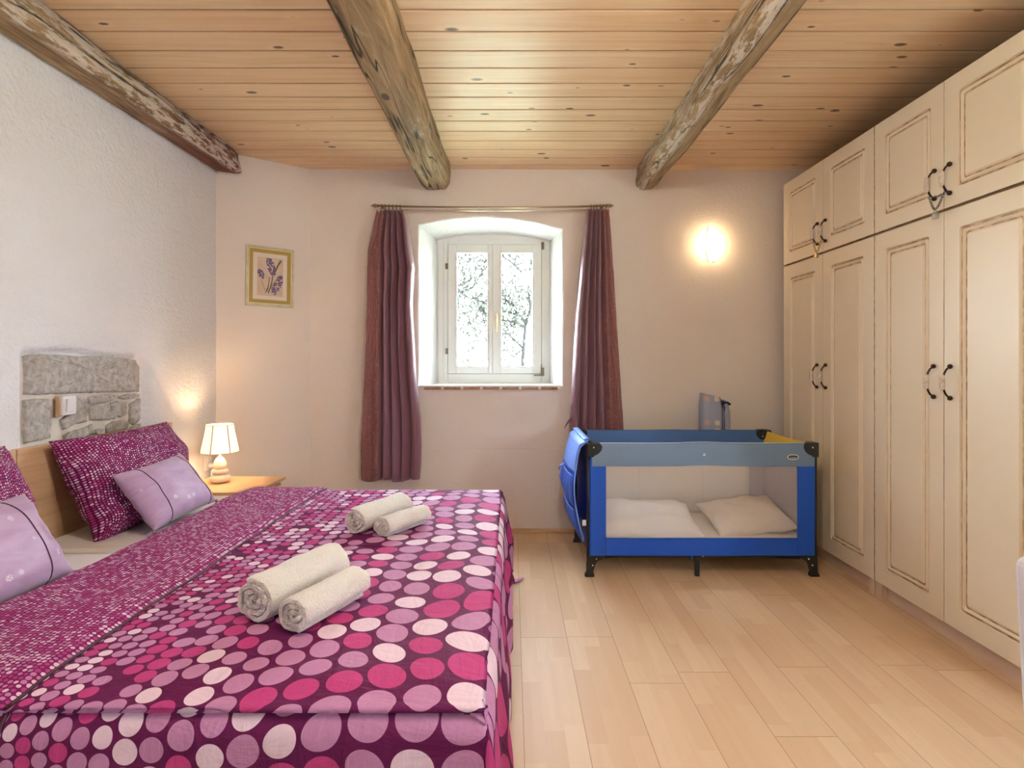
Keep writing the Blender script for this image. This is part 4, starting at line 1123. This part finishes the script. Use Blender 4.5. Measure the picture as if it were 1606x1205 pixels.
# corner caps
for cx_, sx in ((X0, 1), (X1, -1)):
    for cy_, sy in ((YF, 1), (YK, -1)):
        q = MB(); W_ = .078
        poly = [(cx_-sx*.006, ZT+.004), (cx_+sx*(W_-.015), ZT+.004), (cx_+sx*W_, ZT-.012)]+[(cx_+sx*(W_*math.cos(a)), ZT-.020-.055*math.sin(a)) for a in [PI/2*k/8 for k in range(9)]]+[(cx_-sx*.006, ZT-.078)]
        q.prism(poly, 'y', cy_-sy*.008, cy_+sy*.030)
        poly = [(cy_-sy*.006, ZT+.004), (cy_+sy*(W_-.015), ZT+.004), (cy_+sy*W_, ZT-.012)]+[(cy_+sy*(W_*math.cos(a)), ZT-.020-.055*math.sin(a)) for a in [PI/2*k/8 for k in range(9)]]+[(cy_-sy*.006, ZT-.078)]
        q.prism(poly, 'x', cx_-sx*.007, cx_+sx*.033)
        cp = q.build('corner_cap', M['black'], cot, bevel=.006)
        for rx, rz in ((.030,-.022),):
            MB().ball((cx_+sx*rx, cy_-sy*.009, ZT+rz), .0045).build('rivet', M['plastic'], cp, smooth=True)
            MB().ball((cx_+sx*rx, cy_+sy*.031, ZT+rz), .0045).build('rivet', M['plastic'], cp, smooth=True)
            MB().ball((cx_+sx*.034, cy_+sy*rx, ZT+rz-.02), .0045).build('rivet', M['plastic'], cp, smooth=True)
        # post, leg
        MB().tube([(cx_+sx*.004, cy_+sy*.022, .10), (cx_+sx*.004, cy_+sy*.022, .70)], .013, 12).build('post', M['black'], cot, smooth=True)
        q = MB()
        lp = [(0,.125),(.085,.122),(.105,.112),(.080,.098),(.058,.088),(.044,.066),(.034,.030),(.040,.010),(.040,0),(-.014,0),(-.014,.010),(-.004,.028),(-.004,.07)]
        q.prism([(cx_+sx*(a-.004), b) for a, b in lp], 'y', cy_+sy*.004, cy_+sy*.036)
        lg = q.build('leg', M['black'], cot, bevel=.005)
        for a, b in ((.047,.104),(.026,.068)): MB().ball((cx_+sx*a, cy_+sy*.002, b), .0045).build('rivet', M['plastic'], lg, smooth=True)
for cy_ in (YF+.022, YK-.022):
    MB().tube([(X0+.09, cy_, .112), (.62, cy_, .118), (1.07, cy_, .116), (1.5, cy_, .110), (X1-.09, cy_, .106)], .0105, 10).build('bottom_bar', M['black'], cot, smooth=True)
for cx_ in (X0+.02, X1-.02): MB().tube([(cx_, YF+.03, .112), (cx_, YK-.03, .112)], .0105, 10).build('bottom_bar', M['black'], cot, smooth=True)
cf = XZ(1095, 880, YF)[0]
q = MB(); q.box(cf-.012, cf+.014, YF+.012, YF+.036, 0.0, .125); q.box(cf-.02, cf+.024, YF+.008, YF+.04, .096, .126); q.build('centre_foot', M['black'], cot, bevel=.004)
MB().ball((cf+.03, YF+.010, .117), .0045).build('rivet', M['plastic'], cot, smooth=True)
sx0 = XZ(1086, 877, YF)[0]
MB().tube([(sx0, YF+.022+.016*math.cos(w), .116+.018*math.sin(w)) for w in [2*PI*i/20 for i in range(20)]], .006, 8, closed=True).build('strap', M['cot_mid'], cot, smooth=True)
q = MB(); q.tube([(X0-.005, YF+.0, .58+.03*k) for k in range(3)], .004, 6); q.build('care_label', M['plastic'], cot) if False else None

# mattress, quilt, pillow inside the cot
o = bx('cot_mattress', M['cot_sheet'], X0+.03, X1-.03, YF+.03, YK-.03, .128, .205, None, bevel=.012); tag(o, 'thin cream-sheeted mattress lying in the bottom of the travel cot', 'mattress')
pillow('folded_quilt', M['cot_quilt'], 'rumpled white quilt folded over in the left half of the cot', 'quilt',
       frame3((.80, 3.40, .268), (1,.03,-.03), (0,1,.32)), .64, .36, .15, 31, wr=.022)
pillow('baby_pillow', M['cot_sheet'], 'cream pillow propped up at the right end inside the cot', 'pillow',
       frame3((1.43, 3.44, .275), (1,.05,.10), (0,1,.30)), .48, .38, .13, 37, wr=.02)

# blue organiser hanging on the left end
og = empty('cot_organiser', (.39, 3.49, .19)); tag(og, 'bright blue pocketed organiser hung on the left end of the cot', 'organiser')
def orgf(off, ruf=0):
    def f(u, v):                                 # u: front->rear, v: top->bottom
        y = 3.20+.57*u; z = .770-.575*v
        x = .408 - .050*math.sin(PI*min(1, v*1.05))**.8 - .018*math.sin(PI*u)*smooth01(v*3)
        if v < .04: x = .412 - (.04-v)*-.6
        x += .004*fnoise((u*4, v*5, 2)) + ruf*math.sin(u*70)*.5*math.sin(PI*v)**.3
        return Vector((x-off, y+.012*math.sin(PI*v), z))
    return f
q = MB(); q.grid(orgf(0), 30, 40); q.build('backing', M['bright_blue'], og, smooth=True, solid=.007)
q = MB(); f0 = orgf(.007); q.grid(lambda u,v: f0(u, v*.33), 30, 14); q.build('top_band', M['bright_blue_hi'], og, smooth=True, solid=.005)
for a, b in ((.36,.66), (.70,.97)):
    q = MB(); f1 = orgf(.014, .004); q.grid(lambda u,v: f1(.02+.96*u, a+(b-a)*v)-Vector((.016*math.sin(PI*v)*abs(math.sin(PI*u*2)),0,0)), 120, 14); q.build('pocket', M['bright_blue'], og, smooth=True, solid=.004)
    q = MB(); q.tube([f1(.02+.96*i/60, a)-Vector((.004,0,0)) for i in range(61)], .004, 6); q.build('pocket_hem', M['bright_blue_hi'], og, smooth=True)
q = MB(); c = Vector((.335, 3.50, .545))
q.grid(lambda u,v: c+Vector((-.030*math.cos(2*PI*u)-.012, .024*v-.012+.01*math.sin(2*PI*u), .038*math.sin(2*PI*u)-.03*u)), 24, 2); q.build('strap_loop', M['bright_blue'], og, smooth=True, solid=.003)
bx('care_label', M['plastic'], .400, .424, 3.188, 3.190, .285, .318, og)
q = MB(); q.tube([orgf(.002)(0, v/30) for v in range(31)]+[orgf(.002)(u/20, 1) for u in range(1,21)], .0055, 6); q.build('edge_binding', M['bright_blue_hi'], og, smooth=True)
q = MB(); q.grid(lambda u,v: (.410+.035*math.sin(v*PI/2), 3.20+.57*u, .770+.006*math.sin(v*PI)), 10, 6); q.build('hanging_flap', M['bright_blue_hi'], og, smooth=True, solid=.006)

# patterned bag standing behind the cot
t = empty('patterned_bag', (1.42, 3.91, 0)); tag(t, 'pale blue bag with cream patches, top showing above the rear rail of the cot', 'bag')
def bagf(x0, x1, yf, yb, skew=0):
    q = MB(); N = 24; L_ = 12; vs = []
    for i in range(L_+1):
        v = i/L_; z = .0+.985*v; tp = 1-.04*v**3; rd = []
        for k in range(N):
            w = 2*PI*k/N; cx_ = (x0+x1)/2+skew*v; cy_ = (yf+yb)/2
            px = abs(math.cos(w))**.5*(1 if math.cos(w) > 0 else -1); py = abs(math.sin(w))**.5*(1 if math.sin(w) > 0 else -1)
            s = tp*(1 if v < .95 else 1-.14*((v-.95)/.05)**2)
            vs.append((cx_+px*(x1-x0)/2*s+.006*fnoise((w,v*6,3)), cy_+py*(yb-yf)/2*s, z-.013*px*v**4))
    q.add(vs, [(i*N+k, i*N+(k+1)%N, (i+1)*N+(k+1)%N, (i+1)*N+k) for i in range(L_) for k in range(N)]+[tuple(range(N))[::-1], tuple(range(L_*N,(L_+1)*N))])
    return q
bagf(1.312, 1.456, 3.845, 3.985).build('front_body', M['bag'], t, smooth=True, auto=55)
q = bagf(1.470, 1.512, 3.86, 3.98, -.01); [v.__setitem__(2, v.z*.955) for v in q.v]; q.build('side_body', M['bag'], t, smooth=True, auto=55)
bx('inner_panel', M['bag_grey'], 1.440, 1.478, 3.88, 3.97, 0, .90, t, bevel=.01)
for xx in (1.456, 1.474): MB().tube([(xx, 3.872, .02), (xx+(.004 if xx < 1.45 else -.006), 3.872, .91)], .005, 6).build('zip_edge', M['bag_dark'], t, smooth=True)
q = MB(); q.grid(lambda u,v: (1.442+.062*u, 3.858+.11*v, .898+.040*math.sin(PI*(.2+u*.6))), 12, 4); q.build('lid', M['bag_dark'], t, smooth=True, solid=.012)

# ------------------------------------------------------------------ chair at the right edge of the photo
t = empty('padded_chair', (1.22, 1.06, 0)); tag(t, 'pale grey-lilac chair back just showing at the right edge, in front of the near wardrobe', 'chair')
q = MB(); P = rounded([(.980,.42),(1.42,.42),(1.445,.852),(.957,.852)], [.02,.02,.03,.03], 5); q.prism(P, 'y', 1.03, 1.075); q.build('backrest', M['chair_cloth'], t, bevel=.012)
q = MB(); q.prism(rounded([(1.02,.42),(1.40,.42),(1.40,.475),(1.02,.475)], .02, 4), 'y', .66, 1.04); q.build('seat', M['chair_cloth'], t, bevel=.012)
for a in (1.05, 1.375):
    for b in (.70, 1.02): MB().tube([(a, b, .43), (a+(.01 if a > 1.2 else -.0), b, 0)], [.018,.012], 10).build('leg', M['beech'], t, smooth=True)

# ------------------------------------------------------------------ light
# ceiling lamp out of view, added as warm fill for the room
t = empty('fill_ceiling_lamp', (.2, 1.0, H-.10)); tag(t, 'white round ceiling lamp added as fill light above the near side of the bed, out of view', 'lamp')
MB().lathe([(.14,.0),(.17,.03),(.17,.085),(.02,.0995)], (.2,1.0,H-.10), 32).build('bowl', M['white'], t, smooth=True)
point('fill_ceiling_bulb', (.2,1.0,H-.24), 28, (1.0,.86,.70), .10)

SKY = 30.0
wd = D.worlds.new('sky'); bpy.context.scene.world = wd; wd.use_nodes = True; S.nt = wd.node_tree
bg = wd.node_tree.nodes['Background']; bg.inputs[1].default_value = SKY
n = _n('ShaderNodeTexCoord'); s = _n('ShaderNodeSeparateXYZ'); S.nt.links.new(n.outputs['Generated'], s.inputs[0])
c = ramp(sstep(S(s.outputs[2]), -.05, .7), [(0,(.88,.94,1.0)), (1,(.76,.87,1.0))]); S.nt.links.new(c.k, bg.inputs[0])

GROUPS = {'ceiling_beam':'old beams across the ceiling', 'curtain':'curtains on either side of the window', 'mattress':'mattresses on the bed', 'pillow':'magenta pillows along the headboard',
 'cushion':'mauve satin cushions on the pillows', 'rolled_towel':'rolled white towels on the duvet', 'wardrobe':'cream wardrobes along the right wall', 'top_cabinet':'cream top cabinets above the wardrobes',
 'chain':'chains on the top cabinets', 'padlock':'padlocks on the top cabinets'}
for o in D.objects:
    if o.parent is None and o.name.split('.')[0] in GROUPS and 'label' in o: o['group'] = GROUPS[o.name.split('.')[0]]
# ------------------------------------------------------------------ camera and view
cam = D.cameras.new('camera'); co = D.objects.new('camera', cam); COL.objects.link(co); bpy.context.scene.camera = co
co.location = (0, 0, CH); co.rotation_euler = (PI/2, 0, 0)
cam.sensor_width = 36; cam.lens = 36*F/1606; cam.shift_y = -(602.5-HY)/1606; cam.clip_start = .02
vs_ = bpy.context.scene.view_settings
vs_.view_transform = 'Standard'; vs_.look = 'None'; vs_.gamma = 1; vs_.use_curve_mapping = False; vs_.exposure = 0.78
